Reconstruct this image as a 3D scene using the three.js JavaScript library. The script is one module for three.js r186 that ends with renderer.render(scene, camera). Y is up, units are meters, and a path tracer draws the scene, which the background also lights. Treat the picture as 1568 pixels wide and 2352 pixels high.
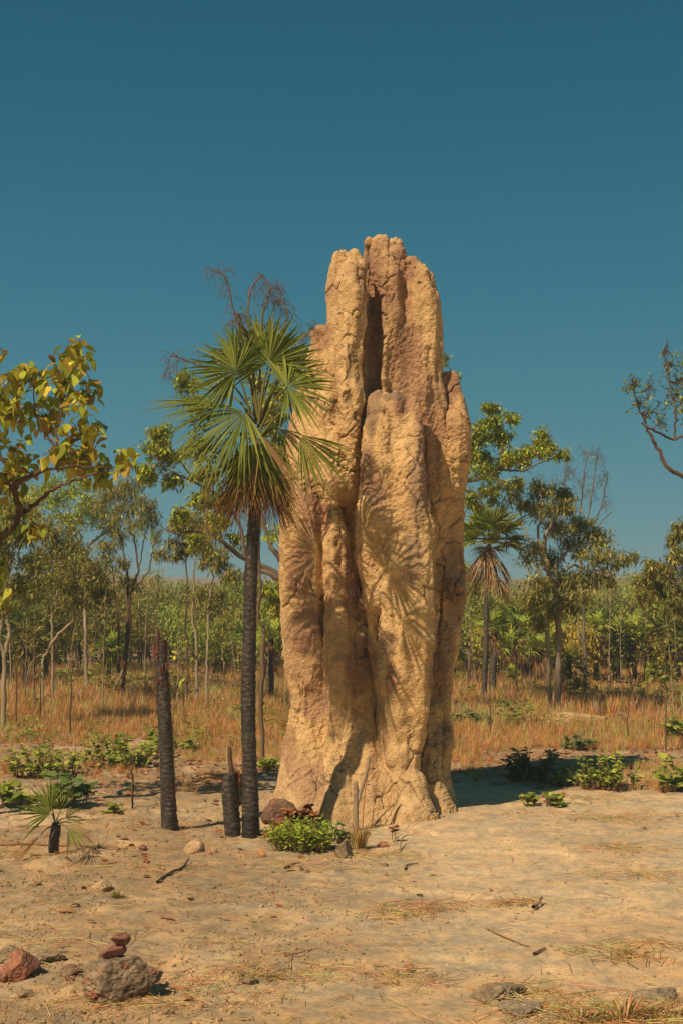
import * as THREE from 'three';
import { mergeGeometries, mergeVertices } from 'three/addons/utils/BufferGeometryUtils.js';

// ---------------------------------------------------------------- camera, sky, sun, exposure
const EYE = 1.6, FOV = 45, PITCH = Math.atan((1400 - 1176) / 2839);
const scene = new THREE.Scene();
const camera = new THREE.PerspectiveCamera(FOV, 682 / 1024, 0.1, 3000);
camera.position.set(0, EYE, 0);
camera.rotation.set(PITCH, 0, 0);
camera.updateMatrixWorld(true);
const renderer = new THREE.WebGLRenderer({ antialias: true });
renderer.toneMapping = THREE.LinearToneMapping;
renderer.toneMappingExposure = 1.1;
renderer.shadowMap.enabled = true;

const SKY = [ // elevation in degrees, linear radiance
  [0, .085, .262, .305], [3, .068, .236, .290], [8, .040, .192, .256], [14, .018, .150, .220], [20, .007, .115, .182], [27, .003, .083, .140], [40, .004, .074, .126], [90, .004, .058, .104]];
{
  const W = 64, H = 512, data = new Float32Array(W * H * 4);
  for (let j = 0; j < H; j++) {
    const el = Math.max(0, ((j + .5) / H - .5) * 180);
    let k = 0; while (k < SKY.length - 2 && SKY[k + 1][0] < el) k++;
    const a = SKY[k], b = SKY[k + 1], t = Math.min(1, (el - a[0]) / (b[0] - a[0]));
    for (let i = 0; i < W; i++) { const o = (j * W + i) * 4; for (let c = 0; c < 3; c++) data[o + c] = a[c + 1] + (b[c + 1] - a[c + 1]) * t; data[o + 3] = 1; }
  }
  const tex = new THREE.DataTexture(data, W, H, THREE.RGBAFormat, THREE.FloatType);
  tex.mapping = THREE.EquirectangularReflectionMapping; tex.magFilter = THREE.LinearFilter; tex.needsUpdate = true;
  scene.background = tex; scene.environment = tex;
}
const SUN = new THREE.Vector3(0.99, -1.72, -1.20).normalize();      // the way the light travels
const sun = new THREE.DirectionalLight(new THREE.Color().setRGB(1, .80, .57), 4.4);
sun.name = 'sun_light';
sun.position.copy(SUN).multiplyScalar(-40).add(new THREE.Vector3(0, 0, -12));
sun.target.position.set(0, 0, -12);
sun.castShadow = true;
Object.assign(sun.shadow.camera, { left: -25, right: 25, top: 25, bottom: -25, near: 1, far: 120 });
sun.shadow.mapSize.set(4096, 4096); sun.shadow.radius = 1.1;
scene.add(sun, sun.target);
scene.fog = new THREE.FogExp2(new THREE.Color().setRGB(.75, .95, 1), .0024);

// ---------------------------------------------------------------- helpers
const V = (x, y, z) => new THREE.Vector3(x, y, z);
function rng(seed) { let s = seed >>> 0; return () => { s = (s + 0x6d2b79f5) | 0; let t = Math.imul(s ^ (s >>> 15), 1 | s); t = (t + Math.imul(t ^ (t >>> 7), 61 | t)) ^ t; return ((t ^ (t >>> 14)) >>> 0) / 4294967296; }; }
const clamp = (x, a = 0, b = 1) => (x < a ? a : x > b ? b : x);
const sstep = (a, b, x) => { const t = clamp((x - a) / (b - a)); return t * t * (3 - 2 * t); };
const mix = (a, b, t) => a + (b - a) * t;
const mix3 = (a, b, t) => [mix(a[0], b[0], t), mix(a[1], b[1], t), mix(a[2], b[2], t)];
const lin = (h) => new THREE.Color(h).toArray();
function hash(x, y, z) { let h = Math.imul(x, 374761393) ^ Math.imul(y, 668265263) ^ Math.imul(z, 2147483629 | 0); h = Math.imul(h ^ (h >>> 13), 1274126177); h ^= h >>> 16; h = Math.imul(h, 0x85ebca6b); return ((h ^ (h >>> 13)) >>> 0) / 4294967296; }
function noise(x, y, z = 0) {                                        // value noise, -1..1
  const ix = Math.floor(x), iy = Math.floor(y), iz = Math.floor(z); let fx = x - ix, fy = y - iy, fz = z - iz;
  fx = fx * fx * (3 - 2 * fx); fy = fy * fy * (3 - 2 * fy); fz = fz * fz * (3 - 2 * fz);
  const L = (a, b, t) => a + (b - a) * t;
  return L(L(L(hash(ix, iy, iz), hash(ix + 1, iy, iz), fx), L(hash(ix, iy + 1, iz), hash(ix + 1, iy + 1, iz), fx), fy),
    L(L(hash(ix, iy, iz + 1), hash(ix + 1, iy, iz + 1), fx), L(hash(ix, iy + 1, iz + 1), hash(ix + 1, iy + 1, iz + 1), fx), fy), fz) * 2 - 1;
}
function fbm(x, y, z = 0, n = 4) { let s = 0, a = .5; for (let i = 0; i < n; i++) { s += a * noise(x, y, z); x = x * 2.03 + 17.1; y = y * 2.01 + 5.3; z = z * 2.02 + 9.7; a *= .5; } return s; }
const W2 = [0, 0];
function worley(x, y, z) {                                           // nearest and second nearest cell point
  const ix = Math.floor(x), iy = Math.floor(y), iz = Math.floor(z); let d1 = 9, d2 = 9;
  for (let a = -1; a < 2; a++) for (let b = -1; b < 2; b++) for (let c = -1; c < 2; c++) {
    const X = ix + a, Y = iy + b, Z = iz + c, h = hash(X, Y, Z), dx = X + h - x, dy = Y + (h * 57.31) % 1 - y, dz = Z + (h * 913.7) % 1 - z, d = dx * dx + dy * dy + dz * dz;
    if (d < d1) { d2 = d1; d1 = d; } else if (d < d2) d2 = d;
  }
  W2[0] = Math.sqrt(d1); W2[1] = Math.sqrt(d2); return W2;
}
// a pixel of the 1568 x 2352 photograph and a distance along the ground, to a point of the place
const F = 1176 / Math.tan(FOV * Math.PI / 360), CP = Math.cos(PITCH), SP = Math.sin(PITCH);
function at(x, y, d) {
  const dx = x - 784, dy = 1176 - y, Y = dy * CP + F * SP, Z = dy * SP - F * CP, k = d / -Z;
  return V(dx * k, EYE + Y * k, -d);
}
const px = (n, d) => n * d / F;                                      // pixels at that distance in metres

// ---------------------------------------------------------------- terrain height
function height(x, z) {
  const d = -z;
  let h = 13 * sstep(30, 430, d) + 2.5 * sstep(60, 300, d) * noise(x * .006 + 3, z * .006);
  h += .30 * sstep(14, 60, d) * fbm(x * .06, z * .06, 4, 3);
  const near = 1 - sstep(13, 30, d);
  h += .05 * fbm(x * .55 + 7, z * .55, 1, 3);
  if (near > 0) {
    const left = 1 - sstep(-.5, .6, x + .35 * noise(x * .9, z * .9, 8));
    const step = fbm(x * 1.1 + 3, z * 1.5, 12, 3);                    // little wind and water worn steps
    h += near * (.020 * sstep(.02, .14, step) + (.004 + .009 * left) * fbm(x * 4, z * 4, 2, 3));
    h += near * left * (.035 * Math.max(0, fbm(x * 3.1 + 2, z * 3.4, 6, 3)) + .014 * fbm(x * 11, z * 11, 3, 3));
  }
  return h;
}
function onGround(x, y) {                                            // where the sight line through a pixel meets the ground
  let d = EYE * 2839 / Math.max(8, y - 1400);
  for (let i = 0; i < 25; i++) { const p = at(x, y, d); d += (p.y - height(p.x, p.z)) * d / EYE * .7; }
  const p = at(x, y, d); p.y = height(p.x, p.z); return p;
}
const distOf = (y) => { let d = EYE * 2839 / Math.max(8, y - 1400); for (let i = 0; i < 25; i++) { const p = at(784, y, d); d += (p.y - .05 * 0 - height(p.x, p.z)) * d / EYE * .7; } return d; };

// ---------------------------------------------------------------- mesh builder and object bookkeeping
const used = new Map();
function numbered(name) { const n = used.get(name) ?? 0; used.set(name, n + 1); return n ? name + '_' + String(n).padStart(3, '0') : name; }
class MB {
  constructor(origin = V(0, 0, 0)) { this.o = origin; this.p = []; this.c = []; this.i = []; }
  v(p, c) { this.p.push(p.x - this.o.x, p.y - this.o.y, p.z - this.o.z); this.c.push(c[0], c[1], c[2]); return this.p.length / 3 - 1; }
  t(a, b, c) { this.i.push(a, b, c); }
  tube(pts, rad, sides, col, bump) {
    const n = pts.length; let up = V(0, 0, 1), prev = null; const A = V(), B = V(), T = V();
    for (let k = 0; k < n; k++) {
      T.copy(pts[Math.min(n - 1, k + 1)]).sub(pts[Math.max(0, k - 1)]).normalize();
      if (Math.abs(T.dot(up)) > .98) up.set(1, 0, 0.1).normalize();
      A.copy(up).addScaledVector(T, -up.dot(T)).normalize(); B.crossVectors(T, A); up.copy(A);
      const ring = [];
      for (let s = 0; s < sides; s++) {
        const a = s / sides * Math.PI * 2, r = (typeof rad === 'number' ? rad : rad[k]) * (bump ? bump(k, a, n) : 1);
        const q = pts[k].clone().addScaledVector(A, Math.cos(a) * r).addScaledVector(B, Math.sin(a) * r);
        ring.push(this.v(q, typeof col === 'function' ? col(k / (n - 1), a, q) : col));
      }
      if (prev) for (let s = 0; s < sides; s++) { const u = (s + 1) % sides; this.t(prev[s], ring[s], prev[u]); this.t(prev[u], ring[s], ring[u]); }
      prev = ring;
    }
    const tip = this.v(pts[n - 1], typeof col === 'function' ? col(1, 0, pts[n - 1]) : col);
    for (let s = 0; s < sides; s++) this.t(prev[s], tip, prev[(s + 1) % sides]);
  }
  leaf(p, dir, nrm, len, wid, c, c2 = c) {                           // folded pointed leaf
    const b = V().crossVectors(dir, nrm).normalize(), m = p.clone().addScaledVector(dir, len * .42), f = wid * .18;
    const a0 = this.v(p, c), l = this.v(m.clone().addScaledVector(b, wid * .5).addScaledVector(nrm, f), c), r = this.v(m.clone().addScaledVector(b, -wid * .5).addScaledVector(nrm, f), c2);
    const e = this.v(p.clone().addScaledVector(dir, len).addScaledVector(nrm, -len * .08), c2);
    this.t(a0, l, e); this.t(a0, e, r);
  }
  oval(p, dir, nrm, len, wid, c, curl = .15, c2 = c) {               // broad rounded leaf
    const b = V().crossVectors(dir, nrm).normalize(), W = [.0, .62, 1, .92, .5, .0], mids = [], N = W.length;
    const L = [], R = [];
    for (let k = 0; k < N; k++) {
      const t = k / (N - 1), m = p.clone().addScaledVector(dir, len * t).addScaledVector(nrm, -curl * len * t * t), cc = mix3(c, c2, t);
      mids.push(this.v(m, cc));
      const w = wid * .5 * W[k];
      if (w > 0) { L.push(this.v(m.clone().addScaledVector(b, w).addScaledVector(nrm, w * .3), cc)); R.push(this.v(m.clone().addScaledVector(b, -w).addScaledVector(nrm, w * .3), cc)); } else { L.push(mids[k]); R.push(mids[k]); }
    }
    for (let k = 0; k < N - 1; k++) {
      if (L[k] !== mids[k]) { this.t(mids[k], L[k], mids[k + 1]); this.t(mids[k], mids[k + 1], R[k]); }
      if (L[k + 1] !== mids[k + 1]) { this.t(L[k], L[k + 1], mids[k + 1]); this.t(R[k], mids[k + 1], R[k + 1]); }
    }
  }
  get empty() { return !this.i.length; }
  geo() {
    const g = new THREE.BufferGeometry();
    g.setAttribute('position', new THREE.Float32BufferAttribute(this.p, 3)); g.setAttribute('color', new THREE.Float32BufferAttribute(this.c, 3));
    g.setIndex(this.i); g.computeVertexNormals(); return g;
  }
  build(name, mat, parent) { return mesh(name, this.geo(), mat, parent); }
}
function mesh(name, geo, mat, parent) {
  const m = new THREE.Mesh(geo, mat); m.castShadow = m.receiveShadow = true;
  if (parent) { m.name = name; parent.add(m); } else { m.name = numbered(name); scene.add(m); }
  return m;
}
function tag(o, label, category, group, kind) { Object.assign(o.userData, { label }); if (category) o.userData.category = category; if (group) o.userData.group = group; if (kind) o.userData.kind = kind; return o; }
function thing(name, p, label, category, group) { const o = new THREE.Group(); o.name = numbered(name); o.position.copy(p); scene.add(o); return tag(o, label, category, group); }
const kindOf = (o, kind) => { o.userData.kind = kind; return o; };
function curve(pts, n, wob = 0, R = null) {                          // smooth path through points, a little uneven
  const c = new THREE.CatmullRomCurve3(pts, false, 'catmullrom', .5), out = [];
  for (let i = 0; i <= n; i++) { const q = c.getPoint(i / n); if (R && i > 0 && i < n) q.add(V(R() - .5, (R() - .5) * .5, R() - .5).multiplyScalar(wob * 2)); out.push(q); }
  return out;
}
const M = {
  std: new THREE.MeshStandardMaterial({ vertexColors: true, roughness: .95, metalness: 0 }),
  leaf: new THREE.MeshPhysicalMaterial({ vertexColors: true, roughness: .95, transmission: .28, thickness: 0, side: THREE.DoubleSide, specularIntensity: .12 }),
  palm: new THREE.MeshPhysicalMaterial({ vertexColors: true, roughness: .7, transmission: .25, thickness: 0, side: THREE.DoubleSide, specularIntensity: .35 }),
  dry: new THREE.MeshPhysicalMaterial({ vertexColors: true, roughness: .9, transmission: .25, thickness: 0, side: THREE.DoubleSide, specularIntensity: .3 }),
  bark: new THREE.MeshStandardMaterial({ vertexColors: true, roughness: .95 }),
  char: new THREE.MeshStandardMaterial({ vertexColors: true, roughness: .62 }),
};

//PART:ground
// ---------------------------------------------------------------- ground
function tileNoise(N, cells, seed) {                                 // one octave of tileable value noise
  const g = new Float32Array(cells * cells), R = rng(seed); for (let i = 0; i < g.length; i++) g[i] = R() * 2 - 1;
  const out = new Float32Array(N * N), s = cells / N;
  for (let y = 0; y < N; y++) {
    const fy = y * s, iy = Math.floor(fy); let ty = fy - iy; ty = ty * ty * (3 - 2 * ty); const r0 = (iy % cells) * cells, r1 = ((iy + 1) % cells) * cells;
    for (let x = 0; x < N; x++) {
      const fx = x * s, ix = Math.floor(fx); let tx = fx - ix; tx = tx * tx * (3 - 2 * tx); const a = ix % cells, b = (ix + 1) % cells;
      out[y * N + x] = mix(mix(g[r0 + a], g[r0 + b], tx), mix(g[r1 + a], g[r1 + b], tx), ty);
    }
  }
  return out;
}
function groundMaps(N) {
  const oct = [[16, .7], [41, .7], [97, .8], [211, .9], [467, 1], [900, .8]].map(([c, a], k) => [tileNoise(N, c, 11 + k), a]);
  const col = new Uint8Array(N * N * 4), bmp = new Uint8Array(N * N * 4);
  for (let i = 0; i < N * N; i++) {
    const n = oct.map(([t]) => t[i]);
    let v = .90 + .03 * n[0] + .05 * n[1] + .055 * n[2] + .06 * n[3] + .05 * n[4] + .03 * n[5];
    const dark = sstep(.58, .8, n[3]) * sstep(-.1, .5, n[1]);         // crumbs and litter specks
    v *= 1 - .35 * dark;
    const warm = .03 * n[1] + .02 * n[2];
    col[i * 4] = clamp(v + warm) * 255; col[i * 4 + 1] = clamp(v) * 255; col[i * 4 + 2] = clamp(v - warm * 1.4) * 255; col[i * 4 + 3] = 255;
    let h = .5 + .10 * n[1] + .10 * n[2] + .10 * n[3] + .06 * n[4] + .03 * n[5] + .14 * dark;
    bmp[i * 4] = bmp[i * 4 + 1] = bmp[i * 4 + 2] = clamp(h) * 255; bmp[i * 4 + 3] = 255;
  }
  const make = (d, srgb) => { const t = new THREE.DataTexture(d, N, N); t.wrapS = t.wrapT = THREE.RepeatWrapping; t.magFilter = t.minFilter = THREE.LinearFilter; if (srgb) t.colorSpace = THREE.SRGBColorSpace; t.needsUpdate = true; return t; };
  return [make(col, true), make(bmp, false)];
}
const [groundCol, groundBump] = groundMaps(2048);
const C_SAND = [.70, .505, .285], C_PATH = [.69, .455, .23], C_SOIL = [.45, .30, .155], C_LITTER = [.40, .245, .125], C_RUST = [.46, .25, .105], C_ASH = [.43, .305, .18], C_FAR = [.36, .22, .11];
function groundColor(x, z) {
  const d = -z, n1 = fbm(x * .45, z * .45, 21, 4), n2 = fbm(x * 1.7, z * 1.7, 33, 4), n3 = fbm(x * 6, z * 6, 44, 3);
  const left = 1 - sstep(-1.0, .7, x + .8 * n1 + .3 * n2 + .08 * (d - 8));
  let c = mix3(C_SAND, C_PATH, sstep(-.25, .35, n1 * 1.2 + .4 * n2 + (7.5 - d) * .12));
  c = mix3(c, C_SOIL, left * sstep(-.35, .3, n2 + .5 * n3 + .15));
  c = mix3(c, C_ASH, .5 * left * sstep(.05, .4, -n1 + n3 * .4) * sstep(6.5, 8, d));
  const edge = 11.5 + .9 * n1 + .5 * n2 - .25 * Math.max(0, x - 1) + .6 * sstep(-1, -3, x);
  const veg = sstep(-.5, .8, d - edge);
  let lit = mix3(C_LITTER, C_RUST, sstep(-.2, .3, n2 + n1 * .5));
  lit = mix3(lit, C_SAND, .65 * sstep(.08, .35, n3 + n2 * .7) * (1 - sstep(15, 20, d)));
  c = mix3(c, lit, veg);
  c = mix3(c, C_FAR, sstep(25, 80, d));
  if (d < 13) { const s = 1 + .10 * n3 + .07 * n2; c = c.map((v) => v * s); }
  return c;
}
{
  const xs = [], zs = [];
  const axis = (out, a, b, step, far, grow) => { for (let v = a; v <= b + 1e-6; v += step) out.push(v); let s = step; for (let v = b; v < far;) { s *= grow; v += s; out.push(v); } };
  axis(xs, 0, 3.4, .024, 1400, 1.09); const neg = xs.slice(1).map((v) => -v).reverse(); xs.unshift(...neg);
  axis(zs, 3.6, 12.5, .024, 1600, 1.04); zs.unshift(-1500, -400, -120, -40, -12, -4, -1, 0, 1, 1.8, 2.4, 2.8, 3.1, 3.3, 3.45, 3.53);
  const nx = xs.length, nz = zs.length, p = new Float32Array(nx * nz * 3), c = new Float32Array(nx * nz * 3), uv = new Float32Array(nx * nz * 2), idx = [];
  for (let j = 0; j < nz; j++) for (let i = 0; i < nx; i++) {
    const k = j * nx + i, x = xs[i], z = -zs[j];
    p.set([x, height(x, z), z], k * 3); c.set(groundColor(x, z), k * 3); uv.set([x / 5.3, z / 5.3], k * 2);
    if (i && j) { const a = k - nx - 1, b = k - nx, d = k - 1; idx.push(a, b, d, b, k, d); }
  }
  const g = new THREE.BufferGeometry();
  g.setAttribute('position', new THREE.BufferAttribute(p, 3)); g.setAttribute('color', new THREE.BufferAttribute(c, 3)); g.setAttribute('uv', new THREE.BufferAttribute(uv, 2)); g.setIndex(idx); g.computeVertexNormals();
  const m = new THREE.MeshStandardMaterial({ vertexColors: true, map: groundCol, bumpMap: groundBump, bumpScale: .010, roughness: 1 });
  tag(mesh('ground', g, m), 'sandy clay ground with dry litter, rising to a far brown hill', undefined, undefined, 'structure');
}

//PART:mound
function tileWorley(N, cells, seed) {                                // rounded pellets, tileable
  const R = rng(seed), P = new Float32Array(cells * cells * 2).map(() => R()), out = new Float32Array(N * N), s = cells / N;
  for (let y = 0; y < N; y++) for (let x = 0; x < N; x++) {
    const fx = x * s, fy = y * s, ix = Math.floor(fx), iy = Math.floor(fy); let d = 9;
    for (let b = -1; b < 2; b++) for (let a = -1; a < 2; a++) { const k = (((iy + b + cells) % cells) * cells + (ix + a + cells) % cells) * 2, dx = ix + a + P[k] - fx, dy = iy + b + P[k + 1] - fy, e = dx * dx + dy * dy; if (e < d) d = e; }
    out[y * N + x] = 1 - Math.min(1, Math.sqrt(d) * 1.1);
  }
  return out;
}
function dataMap(N, f, srgb) {
  const d = new Uint8Array(N * N * 4);
  for (let i = 0; i < N * N; i++) { const c = f(i); for (let k = 0; k < 3; k++) d[i * 4 + k] = clamp(Array.isArray(c) ? c[k] : c) * 255; d[i * 4 + 3] = 255; }
  const t = new THREE.DataTexture(d, N, N); t.wrapS = t.wrapT = THREE.RepeatWrapping; t.magFilter = t.minFilter = THREE.LinearFilter; if (srgb) t.colorSpace = THREE.SRGBColorSpace; t.needsUpdate = true; return t;
}
let clayCol, clayBump;
{
  const N = 512, a = tileWorley(N, 46, 3), b = tileWorley(N, 90, 4), n1 = tileNoise(N, 24, 5), n2 = tileNoise(N, 120, 6), n3 = tileNoise(N, 256, 7);
  clayBump = dataMap(N, (i) => .1 + .45 * a[i] + .22 * b[i] + .1 * n1[i] + .1 * n2[i] + .06 * n3[i]);
  clayCol = dataMap(N, (i) => { const v = .93 + .10 * (a[i] - .5) + .06 * n1[i] + .06 * n2[i] + .06 * n3[i]; return [v, v * .99, v * .97]; }, true);
}
// ---------------------------------------------------------------- the termite mound
const Z0 = 10.25;
{
  // each column of the mound: depth ratio, then [x, y, radius] in photo pixels and how far it stands forward in metres
  const COL = [
    [.55, [850, 1900, 150, -.12], [845, 1700, 140, -.18], [850, 1500, 150, -.2], [855, 1300, 160, -.2], [868, 1100, 150, -.18], [890, 900, 105, -.15], [912, 720, 70, -.17], [912, 620, 42, -.17]],
    [.8, [790, 1880, 120, -.45], [790, 1500, 110, -.42], [800, 1100, 95, -.36], [800, 800, 45, -.25]],
    [.8, [930, 1880, 90, -.42], [950, 1500, 90, -.42], [950, 1100, 85, -.38], [940, 750, 55, -.25]],
    [1.1, [788, 586, 17, .02], [784, 660, 28, .04], [785, 760, 32, .04], [772, 850, 40, .04], [750, 950, 48, .04], [735, 1060, 54, .06]],
    [1.2, [812, 590, 19, .1], [810, 630, 26, .2], [806, 680, 29, .25], [800, 740, 32, .26], [801, 820, 31, .27], [801, 900, 30, .28], [797, 990, 29, .27], [794, 1060, 28, .24], [785, 1130, 24, .18]],
    [1, [842, 562, 11, -.1], [847, 610, 18, -.2], [849, 680, 20, -.26], [846, 800, 22, -.26], [830, 950, 26, -.16], [815, 1100, 32, -.04]],
    [1, [757, 975, 20, .2], [765, 1040, 36, .24], [765, 1105, 33, .23], [757, 1160, 16, .2]],
    [1, [740, 772, 28, -.06], [738, 830, 33, -.04], [727, 920, 44, -.02], [714, 1000, 50, .02], [706, 1100, 56, .05], [704, 1200, 60, .07], [702, 1320, 62, .07], [704, 1420, 60, .07], [707, 1520, 56, .07], [718, 1620, 54, .08], [714, 1720, 62, .144], [708, 1800, 68, .261], [700, 1860, 80, .32]],
    [1, [716, 1150, 22, .2], [714, 1300, 28, .22], [708, 1450, 30, .22], [714, 1560, 26, .2]],
    [1.1, [770, 1166, 18, .25], [770, 1230, 28, .28], [772, 1330, 31, .29], [779, 1420, 35, .29], [788, 1520, 40, .29], [792, 1600, 40, .27], [790, 1700, 42, .275], [780, 1800, 54, .421], [770, 1860, 66, .48]],
    [1, [803, 1335, 14, .16], [807, 1400, 26, .18], [815, 1480, 38, .22], [816, 1560, 40, .22], [822, 1640, 40, .22], [832, 1720, 40, .304], [836, 1800, 44, .461], [832, 1870, 54, .56]],
    [1, [890, 597, 14, .03], [892, 640, 19, .05], [893, 720, 21, .06], [888, 800, 19, .06], [882, 880, 16, .06], [872, 960, 8, .08]],
    [1, [874, 560, 18, -.06], [890, 640, 32, -.13], [898, 750, 38, -.13], [902, 900, 44, -.12]],
    [1, [906, 566, 14, -.06], [915, 640, 38, -.1], [922, 760, 48, -.1], [935, 900, 50, -.09]],
    [1, [945, 612, 17, -.04], [962, 640, 26, -.02], [972, 700, 32, .0], [974, 800, 35, .0], [974, 900, 36, .0], [984, 1000, 38, -.02], [990, 1100, 42, -.08], [990, 1250, 44, -.22]],
    [1, [980, 640, 14, -.03], [984, 700, 18, -.02], [986, 800, 20, -.02]],
    [1, [1038, 866, 15, -.12], [1030, 920, 25, -.12], [1022, 1000, 34, -.12], [1012, 1120, 40, -.12]],
    [1, [1022, 872, 13, -.12], [1015, 940, 25, -.12]],
    [1.05, [1042, 925, 21, -.06], [1043, 980, 33, -.04], [1042, 1040, 33, -.06], [1034, 1110, 28, -.12], [1030, 1200, 29, -.22], [1031, 1300, 31, -.24], [1034, 1380, 31, -.22], [1025, 1450, 30, -.2], [1013, 1540, 29, -.18], [1000, 1620, 28, -.14], [1002, 1700, 32, -.1], [1001, 1780, 32, -.08], [1008, 1850, 36, -.04]],
    [.9, [874, 922, 25, 0.28], [876, 985, 38, 0.403], [873, 1080, 42, 0.48], [869, 1180, 46, 0.51], [866, 1280, 44, 0.49], [870, 1380, 30, 0.47]],
    [.9, [935, 926, 22, 0.28], [936, 1000, 32, 0.392], [942, 1100, 38, 0.512], [945, 1200, 42, 0.55], [948, 1300, 43, 0.55], [951, 1400, 43, 0.55], [949, 1480, 44, 0.55], [940, 1560, 48, 0.54], [935, 1630, 46, 0.52], [930, 1690, 40, 0.47], [926, 1740, 38, 0.523]],
    [.9, [904, 930, 28, 0.31], [906, 1100, 40, 0.492], [910, 1300, 42, 0.53], [915, 1450, 40, 0.51], [905, 1560, 36, 0.43]],
    [1, [897, 1488, 13, .58], [893, 1535, 16, .56], [890, 1590, 14, .52]],
    [1, [846, 1250, 10, .4], [850, 1350, 13, .42], [858, 1480, 13, .42], [870, 1560, 18, .4], [882, 1640, 20, .38], [895, 1720, 24, .384]],
    [1, [930, 1745, 30, .441], [936, 1800, 40, .561], [942, 1870, 48, .62]],
    [1, [890, 1740, 34, .333], [895, 1800, 40, .481], [895, 1880, 46, .56]],
    [1, [860, 1760, 30, .403], [848, 1830, 32, .585], [842, 1880, 40, .62]],
    [1, [730, 1750, 40, .288], [715, 1820, 50, .451], [705, 1880, 58, .52]],
    [1, [983, 1640, 27, .08], [976, 1720, 28, .184], [985, 1800, 30, .301], [1000, 1860, 34, .32]],
    [1, [654, 1499, 11, .06], [658, 1505, 10, .06]], [1, [668, 1552, 15, .1], [676, 1566, 13, .1]], [1, [686, 1560, 16, .14], [682, 1580, 12, .14]], [1, [697, 1520, 9, .24], [699, 1526, 8, .24]],
    [1, [1050, 1350, 15, .0], [1050, 1372, 16, -.02]], [1, [1013, 1695, 20, .08], [1016, 1712, 19, .092]],
  ];
  const segs = [];
  for (const [az, ...pts] of COL) for (let i = 0; i + 1 < pts.length; i++) {
    const [a, b] = [pts[i], pts[i + 1]], A = at(a[0], a[1], Z0 - a[3]), B = at(b[0], b[1], Z0 - b[3]);
    segs.push({ ax: A.x, ay: A.y, az: A.z / az, bx: B.x - A.x, by: B.y - A.y, bz: (B.z - A.z) / az, ra: px(a[2], Z0 - a[3]), rb: px(b[2], Z0 - b[3]), s: az });
  }
  // flared foot that runs out into the ground
  const seg = (g, x, y, z) => { const zz = z / g.s, px_ = x - g.ax, py = y - g.ay, pz = zz - g.az, t = clamp((px_ * g.bx + py * g.by + pz * g.bz) / (g.bx * g.bx + g.by * g.by + g.bz * g.bz)); const dx = px_ - g.bx * t, dy = py - g.by * t, dz = pz - g.bz * t; return (Math.sqrt(dx * dx + dy * dy + dz * dz) - (g.ra + (g.rb - g.ra) * t)) * Math.min(1, g.s * 1.0 + .15); };
  const K = .030;
  const field = (list, x, y, z) => {
    let d = 1e3;
    for (let i = 0; i < list.length; i++) { const e = seg(list[i], x, y, z), h = Math.max(K - Math.abs(d - e), 0) / K; d = Math.min(d, e) - h * h * K * .25; }
    return d - .05 * Math.max(0, 1 - y / .28) ** 2;
  };
  const H = .0098, N = 8, bs = H * N, lo = V(-.8, -.08, -11.5), nb = [1.95, 5.05, 2.35].map((n) => Math.ceil(n / bs));
  const warp = (x, y, z) => [x + .018 * noise(x * 5, y * 2.2, z * 5) + .008 * noise(x * 15, y * 7, z * 15), y + .03 * noise(x * 4 + 9, y * 4, z * 4), z + .018 * noise(x * 5, y * 2.2 + 31, z * 5) + .008 * noise(x * 15, y * 7 + 7, z * 15)];
  const cells = new Map(), verts = [], val = new Float32Array((N + 2) ** 3), M2 = N + 2, tris = [], NX = nb[0] * N + 4, NY = nb[1] * N + 4;
  const key = (i, j, k) => (k * NY + j) * NX + i;
  const blocks = [];
  for (let bk = 0; bk < nb[2]; bk++) for (let bj = 0; bj < nb[1]; bj++) for (let bi = 0; bi < nb[0]; bi++) {
    const cx = lo.x + (bi + .5) * bs, cy = lo.y + (bj + .5) * bs, cz = lo.z + (bk + .5) * bs, ds = segs.map((g) => seg(g, cx, cy, cz)), dm = Math.min(...ds);
    if (Math.abs(dm) > bs * 1.3 + .12) continue;
    blocks.push([bi, bj, bk, segs.filter((_, i) => ds[i] < dm + bs * 2.2 + .1)]);
  }
  for (const [bi, bj, bk, list] of blocks) {                         // surface nets, block by block
    for (let k = 0; k < M2; k++) for (let j = 0; j < M2; j++) for (let i = 0; i < M2; i++) { const w = warp(lo.x + (bi * N + i) * H, lo.y + (bj * N + j) * H, lo.z + (bk * N + k) * H); val[(k * M2 + j) * M2 + i] = field(list, w[0], w[1], w[2]); }
    for (let k = 0; k <= N; k++) for (let j = 0; j <= N; j++) for (let i = 0; i <= N; i++) {
      const I = bi * N + i, J = bj * N + j, Kk = bk * N + k, id = key(I, J, Kk); if (cells.has(id)) continue;
      let s = 0, x = 0, y = 0, z = 0; const g = (a, b, c) => val[((k + c) * M2 + j + b) * M2 + i + a];
      for (let e = 0; e < 12; e++) {
        const ax = e >> 2, u = e & 1, w = (e >> 1) & 1, p0 = ax === 0 ? [0, u, w] : ax === 1 ? [u, 0, w] : [u, w, 0], p1 = p0.slice(); p1[ax] = 1;
        const a = g(...p0), b = g(...p1); if (a < 0 === b < 0) continue; const t = a / (a - b); s++; x += p0[0] + (p1[0] - p0[0]) * t; y += p0[1] + (p1[1] - p0[1]) * t; z += p0[2] + (p1[2] - p0[2]) * t;
      }
      if (s) { cells.set(id, verts.length / 3); verts.push(lo.x + (I + x / s) * H, lo.y + (J + y / s) * H, lo.z + (Kk + z / s) * H); }
    }
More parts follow.
